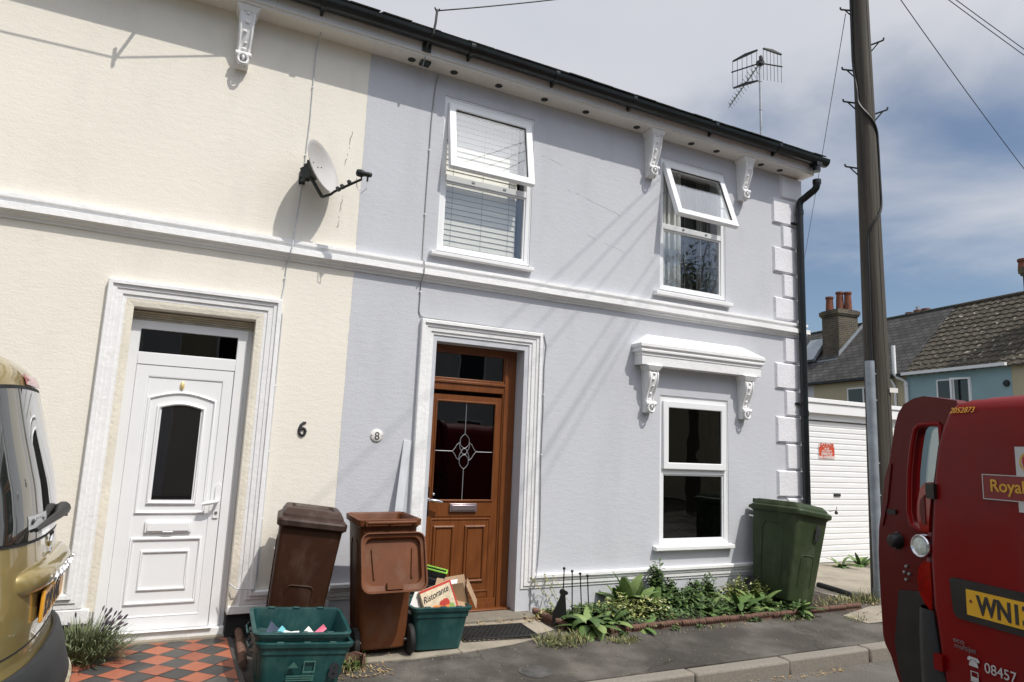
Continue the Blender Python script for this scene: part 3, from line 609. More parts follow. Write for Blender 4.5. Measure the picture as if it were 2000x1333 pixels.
# brown door
y=.155
mb=MB(); mb.frame(1.99,2.853,.095,2.392,(.03,.13,.0,.072),y,y+.10); mb.box(2.02,2.73,y,y+.08,1.985,2.10); mb.box(2.02,2.745,y-.012,y+.04,2.05,2.075); mb.box(2.735,2.760,y-.012,y+.02,.095,2.33)
dr=mb.build('front_door','oak',H8,bevel=.005)
mb=MB(); lx0,lx1=2.015,2.728
mb.frame(lx0,lx1,.19,1.948,(.076,.070,.0,.066),y+.014,y+.06); mb.box(lx0+.07,lx1-.07,y+.016,y+.06,.885,1.025); mb.box(lx0+.07,lx1-.07,y+.022,y+.06,.15,.886); mb.box(lx0,lx1,y+.014,y+.06,.15,.1895)
mould(mb,rectpts(2.10,2.653,.245,.862),.016,.008,y+.022)
for a,b in ((2.130,2.303),(2.424,2.602)):
    mould(mb,rectpts(a,b,.335,.797),.026,.016,y+.022); mb.box(a+.02,b-.02,y+.014,y+.03,.36,.775)
mb.box(lx0+.0,lx1+.0,y-.006,y+.03,.150,.182); mb.box(lx0+.01,lx1-.01,y-.02,y+.03,.108,.150)
mould(mb,rectpts(2.086,2.662,1.022,1.892),.018,.009,y+.014)
mb.build('door_leaf','oak',dr,smooth=35)
mb=MB(); mb.box(2.09,2.658,y+.028,y+.034,1.026,1.888); mb.build('door_pane','pane_door',dr)
mb=MB(); mb.box(2.02,2.752,y+.02,y+.026,2.10,2.322); mb.build('fanlight','pane_door',dr)
mb=MB(); cx,cz,yy=2.376,1.45,y+.0265
def tb(p,r=.0032): mb.tube([(cx+a,yy,cz+b) for a,b in p],r,6)
tb([(0,.43),(0,.155)]); tb([(0,-.145),(0,-.42)]); tb([(-.285,.0),(-.115,.0)]); tb([(.115,.0),(.28,.0)])
def bez(p0,p1,p2,n=10): return [((1-t)**2*p0[0]+2*t*(1-t)*p1[0]+t*t*p2[0],(1-t)**2*p0[1]+2*t*(1-t)*p1[1]+t*t*p2[1]) for t in [k/n for k in range(n+1)]]
for sx in (-1,1):
    for sz in (-1,1):
        s=lambda P:[(sx*a,sz*b) for a,b in P]
        tb(s(bez((0,.155),(.052,.12),(.042,.085)))); tb(s(bez((.042,.085),(.055,.07),(.075,.058)))); tb(s(bez((.075,.058),(.082,.035),(.115,0))))
        tb(s(bez((0,.028),(.05,.05),(.042,.085)))); tb(s(bez((.028,0),(.06,.05),(.042,.085))))
tb([(.026*math.cos(a),.026*math.sin(a)) for a in [k*math.pi/8 for k in range(17)]],.0035)
mb.build('leaded_motif','lead',dr,smooth=60)
mb=MB()
for a in range(4):
    c,s=math.cos(a*math.pi/2),math.sin(a*math.pi/2); P=[(0,.03),(.03,.06),(.034,.09),(0,.15),(-.034,.09),(-.03,.06)]
    mb.prism([(cx+p*c-q*s*.75,cz+p*s+q*c) if a%2==0 else (cx+(p*c-q*s)*.75,cz+p*s+q*c) for p,q in P],(0,y+.0265,0),(1,0,0),(0,0,1),(0,.002,0))
mb.build('bevelled_glass','car_glass',dr)
mb=MB(); mb.box(2.256,2.515,y-.004,y+.018,.925,.998); mb.box(2.27,2.50,y-.012,y+.0,.937,.986); mb.build('letter_plate','mauve_metal',dr,bevel=.005)
mb=MB(); mb.box(2.028,2.062,y+.004,y+.016,.895,1.135); mb.tube([(2.046,y+.01,1.03),(2.046,y-.045,1.03),(2.07,y-.055,1.028),(2.12,y-.055,1.022),(2.165,y-.052,1.012)],[.010,.010,.012,.015,.009],10); mb.sphere((2.098,y-.0,1.075),.014); mb.build('handle','chrome',dr,smooth=40)
mb=MB(); mb.box(1.99,2.853,y-.075,y+.10,.0925,.108); mb.box(1.992,2.851,y-.06,y+.10,.045,.0915); mb.build('door_sill','oak',dr,bevel=.006)
# rainwater downpipe with its swan neck
mb=MB(); r=.041; yp=-.085
pts=[(6.415,yp,.32)]+[(6.415,yp,z) for z in (1,2,3,4,4.44)]+[(6.417,yp,4.50),(6.427,yp-.015,4.545),(6.445,yp-.05,4.57)]+[(6.475,-.20,4.62),(6.487,-.235,4.64),(6.496,-.258,4.668),(6.50,-.268,4.70),(6.50,-.270,4.765)]
mb.tube(pts,r,18); 
for z in (.35,2.02,4.40): mb.lathe([(.041,-.03),(.047,-.03),(.047,.03),(.041,.03)],(6.415,yp,z),n=18)
mb.lathe([(.041,0),(.048,0),(.048,.05),(.041,.05)],(6.50,-.270,4.715),n=18)
dp=mb.build('downpipe','gutter_black',H8,smooth=40)
for z in (2.13,4.27):
    mb=MB(); mb.box(6.33,6.48,-.04,-.027,z-.012,z+.012); mb.box(6.36,6.47,yp-.006,-.03,z-.012,z+.012); mb.build('pipe_clip','black_plastic',dp)
r=random.Random(12)
for zs,xs in (((4.10,3.92,3.72),(1.12,1.10,1.07)),((3.52,3.40,3.22),(1.085,1.075,1.06))):
    mb=MB(); 
    for (za,zb),(xa,xb) in zip(zip(zs,zs[1:]),zip(xs,xs[1:])):
        p=[(xa+(xb-xa)*k/9+r.uniform(-.006,.006),-.0008,za+(zb-za)*k/9) for k in range(10)]
        for k in range(9):
            if r.random()<.65: mb.tube(p[k:k+2],r.uniform(.0012,.0026),5)
    mb.build('plaster_crack','room_wall',H6)
for x0,z0,n_,dx in ((3.25,4.05,14,.05),(3.5,3.62,10,.05),(2.95,4.33,6,.05)):
    mb=MB(); p=[(x0+dx*k,-.0008,z0-.012*k+r.uniform(-.008,.008)) for k in range(n_)]
    for k in range(n_-1):
        if r.random()<.75: mb.tube(p[k:k+2],.0008,5)
    mb.build('plaster_crack','ply_grey',H8)
# ------------------------------------------------------------------ things fixed to the fronts
t=MB(); P6=[(.026,.052),(.008,.050),(-.012,.030),(-.021,.004),(-.022,-.020),(-.012,-.043),(.006,-.049),(.022,-.036),(.027,-.016),(.018,.002),(.002,.008),(-.013,.0),(-.021,-.018)]
t.tube([(.922+a,-.006,1.577+b) for a,b in P6],[.0075,.009]+[.0105]*9+[.0095,.008],8); o=t.build('house_number','ink',smooth=60); tag(o,'black figure 6 screwed on the cream wall beside the white door','house number')
pl=thing('number_plaque','round white enamel plaque with the figure 8 on the grey wall','house number',(1.518,-.004,1.553),world=True)
mb=MB(); mb.lathe([(0,.012),(.045,.011),(.052,.006),(.054,0),(0,0)],(1.518,-.0005,1.553),(0,-1,0),28); mb.build('plate','sign_white',pl,smooth=40)
text('8',"ink",pl,(1.5185,-.0125,1.521),(1,0,0),(0,0,1),.088,align='CENTER',bold=.0)
mb=MB(); 
for sx in (-1,1): mb.lathe([(0,.003),(.004,.002),(.005,0)],(1.518+sx*.043,-.011,1.553),(0,-1,0),10)
mb.build('screw','terra_pot',pl)
# cables
def cable(name,pts,r,mat,label,cat='cable',clips=()):
    o=MB(); o.tube(pts,r,6); ob=o.build(name,mat,smooth='full')
    tag(ob,label,cat)
    if clips:
        c=MB()
        for q in clips: c.box(q[0]-.008,q[0]+.008,q[1]-.006,q[1]+.002,q[2]-.005,q[2]+.005)
        c.build('cable_clip','white_paint',ob)
    return ob
f=-.008
cable('wall_cable',[(.775,-.1,4.85),(.768,f,4.80),(.761,f,4.69),(.766,f,4.13),(.755,f,3.68),(.738,f,3.37),(.722,f,3.10),(.718,-.062,3.065),(.712,-.075,3.0),(.700,-.075,2.94),(.695,-.03,2.90),(.69,f,2.88),(.688,f,2.69),(.669,f,2.517),(.694,f,2.45),(.693,f,2.11),(.690,f,1.6),(.689,f,1.02),(.693,f,.52),(.67,-.055,.40),(.55,-.055,.41),(.50,-.02,.45)],.0045,'ply_grey','thin grey cable running down the cream wall past the satellite dish',clips=[(.765,f,4.4),(.757,f,3.8),(.688,f,2.75),(.693,f,1.9),(.690,f,1.4),(.69,f,.9)])
cable('wall_cable',[(1.66,-.19,4.87),(1.66,-.12,4.80),(1.70,-.10,4.74),(1.83,-.06,4.80),(1.845,-.02,4.85),(1.829,f,4.72),(1.812,f,4.37),(1.807,f,3.69),(1.81,f,3.09),(1.812,-.06,3.06),(1.812,-.076,2.99),(1.81,-.072,2.94),(1.81,f,2.88),(1.81,f,2.63),(1.825,f,2.59),(1.86,f,2.58),(2.3,f,2.577),(2.71,f,2.572),(3.01,f,2.574),(3.05,f,2.55),(3.075,f,2.46),(3.06,f,2.25),(3.064,f,1.86),(3.058,f,1.4),(3.075,f,.76),(3.06,f,.47),(3.02,-.055,.38),(3.01,-.055,.30),(3.0,f,.27),(3.0,f,.12),(3.03,-.03,.08),(3.08,-.05,.13),(3.10,-.05,.20),(3.06,-.04,.23),(3.0,-.02,.17)],.0045,'cable_grey','thin grey cable clipped down the grey wall and around the brown door surround',clips=[(1.810,f,4.1),(1.807,f,3.5),(1.81,f,2.8),(3.063,f,2.0),(3.06,f,1.45)])
# dropwire bracket at the eaves
b=thing('wire_bracket','dark metal wire bracket and box on the eaves of the grey house','bracket',(1.66,-.2,4.9),world=True)
mb=MB(); mb.tube([(1.650,-.205,4.90),(1.655,-.235,4.95),(1.668,-.345,5.0),(1.678,-.36,5.10),(1.684,-.36,5.22)],.011,8); mb.tube([(1.684,-.36,5.19),(1.66,-.365,5.23)],.007,6); mb.tube([(1.684,-.36,5.19),(1.705,-.36,5.235)],.007,6); mb.build('arm','dark_metal',b,smooth=True)
mb=MB(); mb.box(1.62,1.70,-.215,-.199,4.90,4.98); mb.build('back_plate','dark_metal',b,bevel=.003)
mb=MB(); mb.box(1.64,1.73,-.15,-.07,4.835,4.858); mb.build('junction_box','dark_metal',b,bevel=.004)
# satellite dish
nd=V((.72,-.72,.34)).normalized(); 
S=thing('satellite_dish','grey satellite dish with rust stains mounted on the cream wall','satellite dish',(.767,-.01,3.6),world=True)
up=V((0,0,1)); sx=up.cross(nd).normalized(); su=nd.cross(sx).normalized(); C0=V((.872,-.215,3.655))
def dishp(r,a,off=0): return C0+sx*(r*.190*math.cos(a))+su*(r*.222*math.sin(a))+nd*(.062*r*r-.062+off)
mb=MB(); nr,na=9,40
rings=[[dishp(i/nr,2*math.pi*k/na) for k in range(na)] for i in range(1,nr+1)]+[[dishp(1.03,2*math.pi*k/na,-.004) for k in range(na)]]+[[dishp(i/nr,2*math.pi*k/na,-.007) for k in range(na)] for i in range(nr,0,-1)]
mb.loft(rings,True); mb.build('reflector','dish_grey',S,smooth=60)
A0=dishp(1.02,-math.pi/2+.25); A1=A0+nd*.27+su*.03; 
mb=MB(); mb.tube([A0-nd*.10,A0-nd*.02-su*.01,A0+nd*.02,A1-su*.03,A1],[.013,.014,.013,.012,.012],4); mb.tube([A0-nd*.10,C0-nd*.13-su*.05],.016,6)
for k in (.2,.35,.6): 
    p=A0.lerp(A1,k); mb.obox(p,nd*.012,sx*.016,su*.016)
arm=mb.build('feed_arm','dark_metal',S,bevel=.002)
ld=(C0+su*.03-A1).normalized(); ld2=V((.62,-.50,-.18)).normalized()
mb=MB(); mb.lathe([(.0,-.03),(.028,-.03),(.031,-.005),(.026,.02),(.020,.03),(.020,.085),(.016,.09),(0,.09)],A1+V((0,0,.022)),ld2,16); mb.tube([A1+ld2*.06,A1+ld2*.06-up*.035],.008,6); mb.build('feed_horn','black_plastic',S,smooth=40)
mb=MB(); a=A0.lerp(A1,.85); b2=A1+ld2*.06-up*.04; mb.tube([a,a-up*.06+sx*.01,a.lerp(b2,.5)-up*.11,b2-up*.05,b2],.0035,5); mb.build('feed_cable','ply_grey',S)
mb=MB(); wp=V((.745,-.006,3.60)); mb.box(.722,.772,-.012,-.002,3.545,3.655); mb.tube([wp+V((0,0,-.03)),wp+V((.02,-.075,-.03)),wp+V((.03,-.10,.0)),wp+V((.03,-.10,.12))],.018,10)
bp=C0-nd*.125; mb.obox(bp,nd*.02,sx*.045,su*.06); mb.obox(bp-nd*.035-sx*.03,nd*.03,sx*.006,su*.05); mb.obox(bp-nd*.035+sx*.03,nd*.03,sx*.006,su*.05); mb.tube([bp,wp+V((.03,-.10,.05))],.016,8); mb.build('mount','dark_metal',S,bevel=.003)
mb=MB()
for a,bb in ((.35,.5),(.12,.9),(.3,2.6)): mb.sphere(dishp(a,bb,.003),.0048,8,6)
mb.build('bolt','dark_metal',S)
# tv aerial
T=thing('tv_aerial','television aerial with a hinged grid reflector on a mast above the grey roof','aerial',(6.975,1,5.7),world=True)
mb=MB(); mb.tube([(6.975,1,5.6),(6.975,1,7.06)],.019,12); mb.lathe([(.019,0),(.024,0),(.024,.02),(.019,.02)],(6.975,1,6.35),n=12); mb.lathe([(.019,0),(.024,0),(.024,.02),(.019,.02)],(6.975,1,6.78),n=12); mb.build('mast','alu',T,smooth=40)
bd=V((.40,.92,-.03)).normalized(); hc=V((6.965,.985,7.06)); hs=bd.cross(V((0,0,1))).normalized(); hu=hs.cross(bd).normalized()
mb=MB(); mb.tube([hc,hc+bd*1.18],.010,6); mb.build('boom','alu',T)
mb=MB()
for k in range(12):
    p=hc+bd*(.16+.09*k); l=.10-.003*k
    mb.tube([p-hs*l*.5-hu*l*.8,p,p-hs*l*.5+hu*l*.8],.0032,5); mb.tube([p+hs*l*.5-hu*l*.8,p,p+hs*l*.5+hu*l*.8],.0032,5)
    mb.obox(p+hu*.014,bd*.006,hs*.006,hu*.02)
mb.build('director','dark_metal',T)
hz=V((0,0,1))
for sgn,dirv in ((-1,V((-.162,.356,0))),(1,V((.315,-.085,.0)))):
    w=dirv.normalized(); mb=MB(); L=.40 if sgn<0 else .33
    mb.tube([hc+w*.03,hc+w*(L+.02)],.010,6)
    zt,zb=.225,-.25
    for k in range(6):
        p=hc+w*(.05+(L-.05)*k/5); mb.tube([p+hz*zb,p+hz*(zt-.05*(k/5)**2)],.0036,5)
    for z in ((zt,zb) if sgn<0 else (zt,)):
        a=hc+w*.04+hz*z; e=hc+w*L+hz*(z-(.05 if z>0 else -.0)); m=a.lerp(e,.5)+hz*.010; 
        mb.add([a+hz*.006,m+hz*.018,e+hz*.006,e-hz*.006,m-hz*.018,a-hz*.006]+[q+w.cross(hz)*.03 for q in (a+hz*.006,m+hz*.018,e+hz*.006,e-hz*.006,m-hz*.018,a-hz*.006)],[(0,1,2,3,4,5),(11,10,9,8,7,6)]+[(i,(i+1)%6,6+(i+1)%6,6+i) for i in range(6)])
    mb.build('reflector_grid','dark_metal',T)
mb=MB(); mb.obox(hc,V((.045,0,0)),V((0,.04,0)),V((0,0,.03))); mb.obox(hc+V((-.02,-.03,.05)),V((.018,0,0)),V((0,.02,0)),V((0,0,.04))); mb.obox(hc+V((.03,-.0,.055)),V((.016,0,0)),V((0,.016,0)),V((0,0,.035))); mb.build('clamp','black_plastic',T,bevel=.006)
# ------------------------------------------------------------------ wheelie bins
def rrect(w,d,r,cx,cy,z,n=4):
    out=[]
    for sx,sy,a0 in ((1,1,0),(-1,1,90),(-1,-1,180),(1,-1,270)):
        for k in range(n+1):
            a=rad(a0+90*k/n); out.append(V((cx+sx*(w/2-r)+r*math.cos(a),cy+sy*(d/2-r)+r*math.sin(a),z)))
    return out
def wheelie(t,W,Dp,H,mbody,mlid,opened=False):
    "bin body in local space: front at -y, hinge and wheels at +y"
    zr=H-.10; yb=Dp*.47
    def ring(f,ins,z): # f 0 bottom..1 rim
        w=W*(.76+.19*f)-2*ins; y0=-Dp*(.36+.12*f)+ins; y1=Dp*(.36+.09*f)-ins; return rrect(w,y1-y0,.035,0,(y0+y1)/2,z)
    mb=MB()
    rings=[ring(0,.02,.045),ring(.0,.0,.06)]+[ring(f,0,.06+(zr-.06)*f) for f in (.12,.3,.5,.7,.85,.93)]+[ring(.95,-.012,zr-.045),ring(1,-.02,zr-.040),ring(1,-.022,zr),ring(1,-.004,zr+.004),ring(1,.006,zr-.01),ring(.6,.006,.06+(zr-.06)*.6),ring(.05,.008,.10)]
    mb.loft(rings,True); b=mb.build('body',mbody,t,smooth=35)
    def fy(z): return -Dp*(.36+.12*(z-.06)/(zr-.06))
    e=MB()   # arched relief on the front, corner ribs
    pts=[(-.085,.20),(-.085,.47)]+[(-.085+.03*(1-math.cos(a)),.47+.03*math.sin(a)) for a in (.5,1.0,1.57)]+[(.055+.03*math.sin(a),.47+.03*math.cos(a)) for a in (0,.5,1.0)]+[(.085,.47),(.085,.20)]
    e.tube([(x,fy(z)-.001,z) for x,z in pts],.006,6)
    for sx in (-1,1):
        xs=lambda z: sx*W/2*(.76+.19*(z-.06)/(zr-.06))
        sp=[(-Dp*.20,.16),(-Dp*.22,zr-.20),(-Dp*.16,zr-.15),(Dp*.14,zr-.15),(Dp*.2,zr-.2),(Dp*.18,.16)]
        e.tube([(xs(z)+sx*.001,y,z) for y,z in sp],.006,6)
    e.build('moulded_relief',mbody,b,smooth=True)
    w=MB()
    for sx in (-1,1):
        w.lathe([(0,-.022),(.075,-.022),(.094,-.018),(.10,-.01),(.10,.01),(.094,.018),(.075,.022),(0,.022)],(sx*W*.45,Dp*.33,.10),(1,0,0),28)
        wh=w.build('wheel','rubber',t,smooth=35); h=MB(); h.lathe([(0,.026),(.03,.026),(.035,.022)],(sx*W*.45,Dp*.33,.10),(sx,0,0),16); h.build('hub','dark_metal',wh,smooth=35); w=MB()
    a=MB(); a.tube([(-W*.45,Dp*.33,.10),(W*.45,Dp*.33,.10)],.011,10); a.build('axle','alu',t,smooth=True)
    hx,hz=yb+.01,zr+.0
    hb=MB(); hb.tube([(-W*.40,hx+.035,zr-.015),(W*.40,hx+.035,zr-.015)],.013,10)
    for x in (-W*.40,0,W*.40): hb.box(x-.012,x+.012,hx-.03,hx+.04,zr-.035,zr-.006)
    hb.build('handle',mlid,t,smooth=40)
    # lid, modelled closed then swung if open
    def lr(w,y0,y1,z,r=.04): return rrect(w,y1-y0,r,0,(y0+y1)/2,z)
    f0,f1=-Dp*.53,yb
    if opened: f0=-Dp*.27
    l=MB()
    if not opened:
        l.loft([lr(W+.012,f0,f1,zr-.035),lr(W+.016,f0-.004,f1,zr-.004),lr(W+.008,f0+.002,f1,zr+.008),lr(W-.03,f0+.03,f1-.01,zr+.020),lr(W-.036,f0+.034,f1-.012,zr+.036),lr(W-.075,f0+.075,f1-.03,zr+.070),lr(W-.10,f0+.10,f1-.04,zr+.074),lr(W-.15,f0+.13,f1-.07,zr+.073),lr(W-.16,f0+.14,f1-.08,zr+.056)],True)
        ld=l.build('lid',mlid,t,smooth=32)
        q=MB(); q.tube([(-W*.30,f0+.02,zr+.012),(-W*.30,f0+.005,zr+.0)],.008,6); 
        for sx in (-1,1): q.obox((sx*W*.34,f1-.02,zr+.045),(.03,0,0),(0,.035,0),(0,0,.022))
        q.build('hinge_block',mlid,ld,bevel=.008)
    else:
        sh=[lr(W+.004,f0,f1,zr+.006,.06),lr(W+.022,f0-.006,f1+.0,zr-.012,.06),lr(W+.022,f0-.006,f1,zr-.040,.06),lr(W+.002,f0+.006,f1-.008,zr-.040,.05),lr(W-.004,f0+.010,f1-.01,zr-.022,.05),lr(W-.045,f0+.045,f1-.03,zr-.016,.05),lr(W-.055,f0+.055,f1-.04,zr+.020,.05)]
        top=[lr(W+.004,f0,f1,zr+.006,.06),lr(W-.05,f0+.05,f1-.03,zr+.040,.05)]
        l.loft([top[1],top[0]]+sh[1:],True); 
        l.obox((0,f0+.035,zr-.028),(.055,0,0),(0,.022,0),(0,0,.018))
        for sx in (-1,1): l.tube([(sx*W*.30,f0+.09,zr+.012),(sx*W*.33,f1-.1,zr+.012)],.007,6)
        ld=l.build('lid',mlid,t,smooth=32)
        piv=V((0,yb+.045,zr-.012))
        ld.data.transform(Matrix.Translation(piv)@Matrix.Rotation(rad(-251),4,'X')@Matrix.Translation(-piv-V((0,.028,.0))))
    return b
b1=thing('wheelie_bin','dark brown wheelie bin with its lid shut, tilting behind the stacked green tubs','wheelie bin',(.868,-.440,.035),(0,rad(6.2),rad(-8)))
wheelie(b1,.440,.53,1.02,'bin_body_brown','bin_dark_brown')
b2=thing('wheelie_bin','brown wheelie bin with its lid hanging open beside the brown front door','wheelie bin',(1.475,-.545,.050),(0,rad(1.0),rad(180-3)))
wheelie(b2,.425,.52,1.02,'bin_brown','bin_brown',True)
b3=thing('wheelie_bin','green wheelie bin numbered 8 leaning by the downpipe in the flower bed','wheelie bin',(5.655,-.385,.075),(0,rad(8.5),rad(0)))
bb=wheelie(b3,.47,.64,1.02,'bin_green','bin_green')
text('8','ink',bb,(.070,-.306,.66),(1,0,0),(0,.12*.64/.86,-1) if 0 else (0,-.09,1),.20,'number',align='CENTER',sx=.66,bold=.006)
lb=MB(); lb.tube([(.18,-.33,.965),(.262,-.345,.985)],.005,6); lb.sphere((.268,-.347,.965),.017,10,8); lb.tube([(.268,-.347,.98),(.268,-.347,1.03)],.003,5); lb.build('lid_toggle','dark_metal',b3,smooth=True)
# green recycling tubs
def tub(t,W,D,H,number=None,mark=False):
    mb=MB()
    def rr(f,ins,z): return rrect(W*(.80+.16*f)-2*ins,D*(.76+.19*f)-2*ins,.045,0,0,z,5)
    R0=[rr(0,.02,0),rr(0,0,.012)]+[rr(f,0,H*f) for f in (.3,.6,.76)]+[rr(.78,-.006,H*.765),rr(.90,-.006,H*.90)]
    R0+=[rr(.92,-.016,H*.905),rr(1,-.018,H*.985),rr(1,-.010,H),rr(1,.004,H),rr(1,.008,H*.97),rr(.5,.008,H*.5),rr(.05,.008,.02)]
    mb.loft(R0,True); b=mb.build('body','tub_green',t,smooth=35)
    for sx in (-1,1):
        m=MB(); m.tube([(sx*W*.505,-.06,H*.86),(sx*(W*.505+.016),-.055,H*.80),(sx*(W*.505+.016),.055,H*.80),(sx*W*.505,.06,H*.86)],.007,6)
        m.build('handle','tub_green',t,smooth=True)
    for sx in (-.27,0,.27):
        for sy in (-1,1): k=MB(); k.obox((sx*W,sy*D*.478,H*.995),(.022,0,0),(0,.010,0),(0,0,.007)); k.build('rim_clip','tub_green',b,bevel=.003)
    return b
t1=thing('recycling_tub','lower green recycling tub of the stack, with a black number on its front','recycling tub',(.845,-.965,.015),(0,rad(4.2),rad(0)))
b=tub(t1,.57,.41,.29)
text('8','ink',b,(.185,-.187,.085),(1,0,0),(0,-.11,1),.12,'number',align='CENTER',sx=.95,bold=.006)
text('55','faint_ink',b,(-.02,-.188,.115),(1,0,0),(0,-.11,1),.05,'faded_marking',align='CENTER') if 0 else None
k=MB(); k.prism([(-.09,.15),(-.06,.185),(-.03,.15)],(0,-.190,0),(1,0,0),(0,-.08,1),(0,.004,0)); k.frame(0,.07,.12,.185,.006,-.1935,-.188)
for i in range(3): k.box(-.09,.07,-.1895,-.184,.098-.012*i,.103-.012*i)
k.build('faded_marking','faint_ink',b)
t2=thing('recycling_tub','upper green recycling tub of the stack, nearly empty with paper scraps inside','recycling tub',(.832,-.925,.105),(rad(8.5),rad(3.8),rad(-1)))
tub(t2,.565,.41,.29)
t3=thing('recycling_tub','green recycling tub full of boxes in front of the brown door','recycling tub',(1.868,-.585,.054),(0,rad(2.0),rad(0)))
tub(t3,.445,.40,.305)
def scrap(name,mat,label,c,rot,w,h,cat='paper',mats=None):
    t=MB(); n=4
    vs=[(-w/2+w*i/n,.006*math.sin(i*1.9+j),-h/2+h*j/n) for j in range(n+1) for i in range(n+1)]
    vs+=[(x,y+.002,z) for x,y,z in vs]; m=(n+1)**2
    fs=[(j*(n+1)+i,j*(n+1)+i+1,(j+1)*(n+1)+i+1,(j+1)*(n+1)+i) for j in range(n) for i in range(n)]
    t.add(vs,fs+[tuple(m+k for k in f[::-1]) for f in fs]); o=t.build(name,mat,smooth='full'); o.location=c; o.rotation_euler=rot
    tag(o,label,cat); return o
g='paper scraps in the upper tub'
for i,(mt,lb,c,rot,w,h) in enumerate([('navy_paper','dark blue card corner standing in the upper green tub',(.70,-.99,.315),(rad(-30),rad(38),rad(20)),.12,.12),('teal_paper','pale teal paper triangle inside the upper green tub',(.745,-1.03,.315),(rad(-40),rad(40),rad(-10)),.09,.09),('paper','crumpled white paper in the upper green tub',(.80,-1.02,.315),(rad(-50),rad(10),rad(15)),.10,.06),('paper','pointed white paper corner at the front of the upper green tub',(.895,-1.035,.30),(rad(-15),rad(45),rad(5)),.09,.09),('pink_paper','pink red paper strip in the upper green tub',(.955,-1.00,.31),(rad(-35),rad(-35),rad(10)),.12,.035)]):
    tag(scrap('paper_scrap',mt,lb,c,rot,w,h),group=g)
# frozen food carton, sheets and a torn cardboard box in the right tub
pz=thing('food_carton','cream printed pizza carton sticking out of the green tub by the door','carton',(1.872,-.690,.385),(rad(-14),rad(-17),rad(4)))
mb=MB(); mb.box(-.125,.125,-.016,.016,-.12,.11); mb.build('box','print_cream',pz,bevel=.002)
mb=MB(); mb.box(-.125,.125,-.0175,-.0163,.094,.110); mb.box(.113,.125,-.0175,-.0163,-.12,.094); mb.build('red_border','print_red',pz)
text('Ristorante','ink',pz,(-.118,-.0175,.018),(1,0,.12),(-.0,0,1),.062,'lettering',sx=.80,shear=.3)
mb=MB()
for i in range(9): 
    a=i*.7; mb.lathe([(0,.002),(.018+.006*(i%3),.0015),(.02+.006*(i%3),0)],(-.03+.045*math.cos(a*1.7)+.03,-.0165,-.055+.026*math.sin(a*2.3)),(0,-1,0),8,i%2)
mb.build('food_picture',['print_orange','print_red'],pz)
mb=MB(); mb.lathe([(0,.0015),(.035,.0012),(.036,0)],(-.04,-.0164,-.06),(0,-1,0),14); mb.lathe([(0,.0015),(.03,.0012),(.031,0)],(.07,-.0164,-.07),(0,-1,0),14); mb.build('food_garnish','print_green',pz)
tag(scrap('paper_sheet','paper','white sheet of paper leaning beside the pizza carton in the green tub',(1.745,-.66,.37),(rad(-15),rad(28),rad(10)),.15,.20),cat='paper')
cb=thing('cardboard_box','torn brown cardboard box poking out of the green tub by the door','cardboard box',(2.06,-.56,.40),(rad(12),rad(-12),rad(-28)))
mb=MB(); th=.004
for x0,x1,y0,y1,z0,z1 in ((-.075,.075,-.08,-.08+th,-.13,.10),(-.075,.075,.08-th,.08,-.13,.10),(.075-th,.075,-.08,.08,-.13,.10),(-.075,.075,-.08,.08,.10,.10+th)): mb.box(x0,x1,y0,y1,z0,z1)
mb.build('shell','cardboard',cb)
mb=MB(); mb.obox((-.10,0,.098),(.035,0,-.012),(0,.08,0),(0,0,.002)); mb.obox((.115,-.0,-.02),(.02,0,-.09),(0,.075,0),(.002,0,0)); mb.build('flap','cardboard',cb)
mb=MB(); mb.box(-.072,.03,-.079,.0,.1045,.106); mb.build('label','paper',cb)
tag(scrap('card_flap','cardboard','flat brown card lying across the right rim of the green tub',(2.0,-.66,.365),(rad(-70),rad(8),rad(0)),.20,.12),cat='cardboard')
cx=thing('cardboard_box','closed brown cardboard box under the black crate by the brown door','cardboard box',(1.93,-.23,.095),(0,0,rad(12)))
mb=MB(); mb.box(-.15,.15,-.12,.12,0,.22); mb.build('shell','cardboard',cx,bevel=.003)
cr=thing('plastic_crate','black slatted plastic crate with a lime green rim behind the bins','crate',(1.885,-.27,.325),(rad(-4),rad(12),rad(-24)))
mb=MB(); W,D,H=.30,.22,.22
mb.box(-W/2,W/2,-D/2,D/2,0,.01)
for z in (.03,.085,.14,.195): mb.frame(-W/2,W/2,-D/2,D/2,.008,z,z+.03)
V0=len(mb.v)
mb2=MB(); mb2.box(-W/2,W/2,-D/2,D/2,0,.012)
for z in (.02,.075,.13,.185):
    for (a,b,c,d) in ((-W/2,W/2,-D/2,-D/2+.008),(-W/2,W/2,D/2-.008,D/2),(-W/2,-W/2+.008,-D/2,D/2),(W/2-.008,W/2,-D/2,D/2)): mb2.box(a,b,c,d,z,z+.034)
for i in range(8):
    x=-W/2+.02+i*(W-.04)/7
    for y in (-D/2+.002,D/2-.006): mb2.box(x-.007,x+.007,y,y+.006,0,.21)
for i in range(6):
    y=-D/2+.02+i*(D-.04)/5
    for x in (-W/2+.001,W/2-.007): mb2.box(x,x+.006,y-.007,y+.007,0,.21)
mb2.build('basket','black_plastic',cr,bevel=.002)
mb=MB(); 
for (a,b,c,d) in ((-W/2-.004,W/2+.004,-D/2-.004,-D/2+.01),(-W/2-.004,W/2+.004,D/2-.01,D/2+.004),(-W/2-.004,-W/2+.01,-D/2+.0105,D/2-.0105),(W/2-.01,W/2+.004,-D/2+.0105,D/2-.0105)): mb.box(a,b,c,d,.2195,.232)
mb.build('rim','lime',cr,bevel=.003)
for i in range(7):
    o=MB(); o.sphere((0,0,0),.028,8,6,0,(1,.7,.6)); 
tag(scrap('plank','ply_grey','x',(0,0,0),(0,0,0),.1,.1),cat='board') if 0 else None
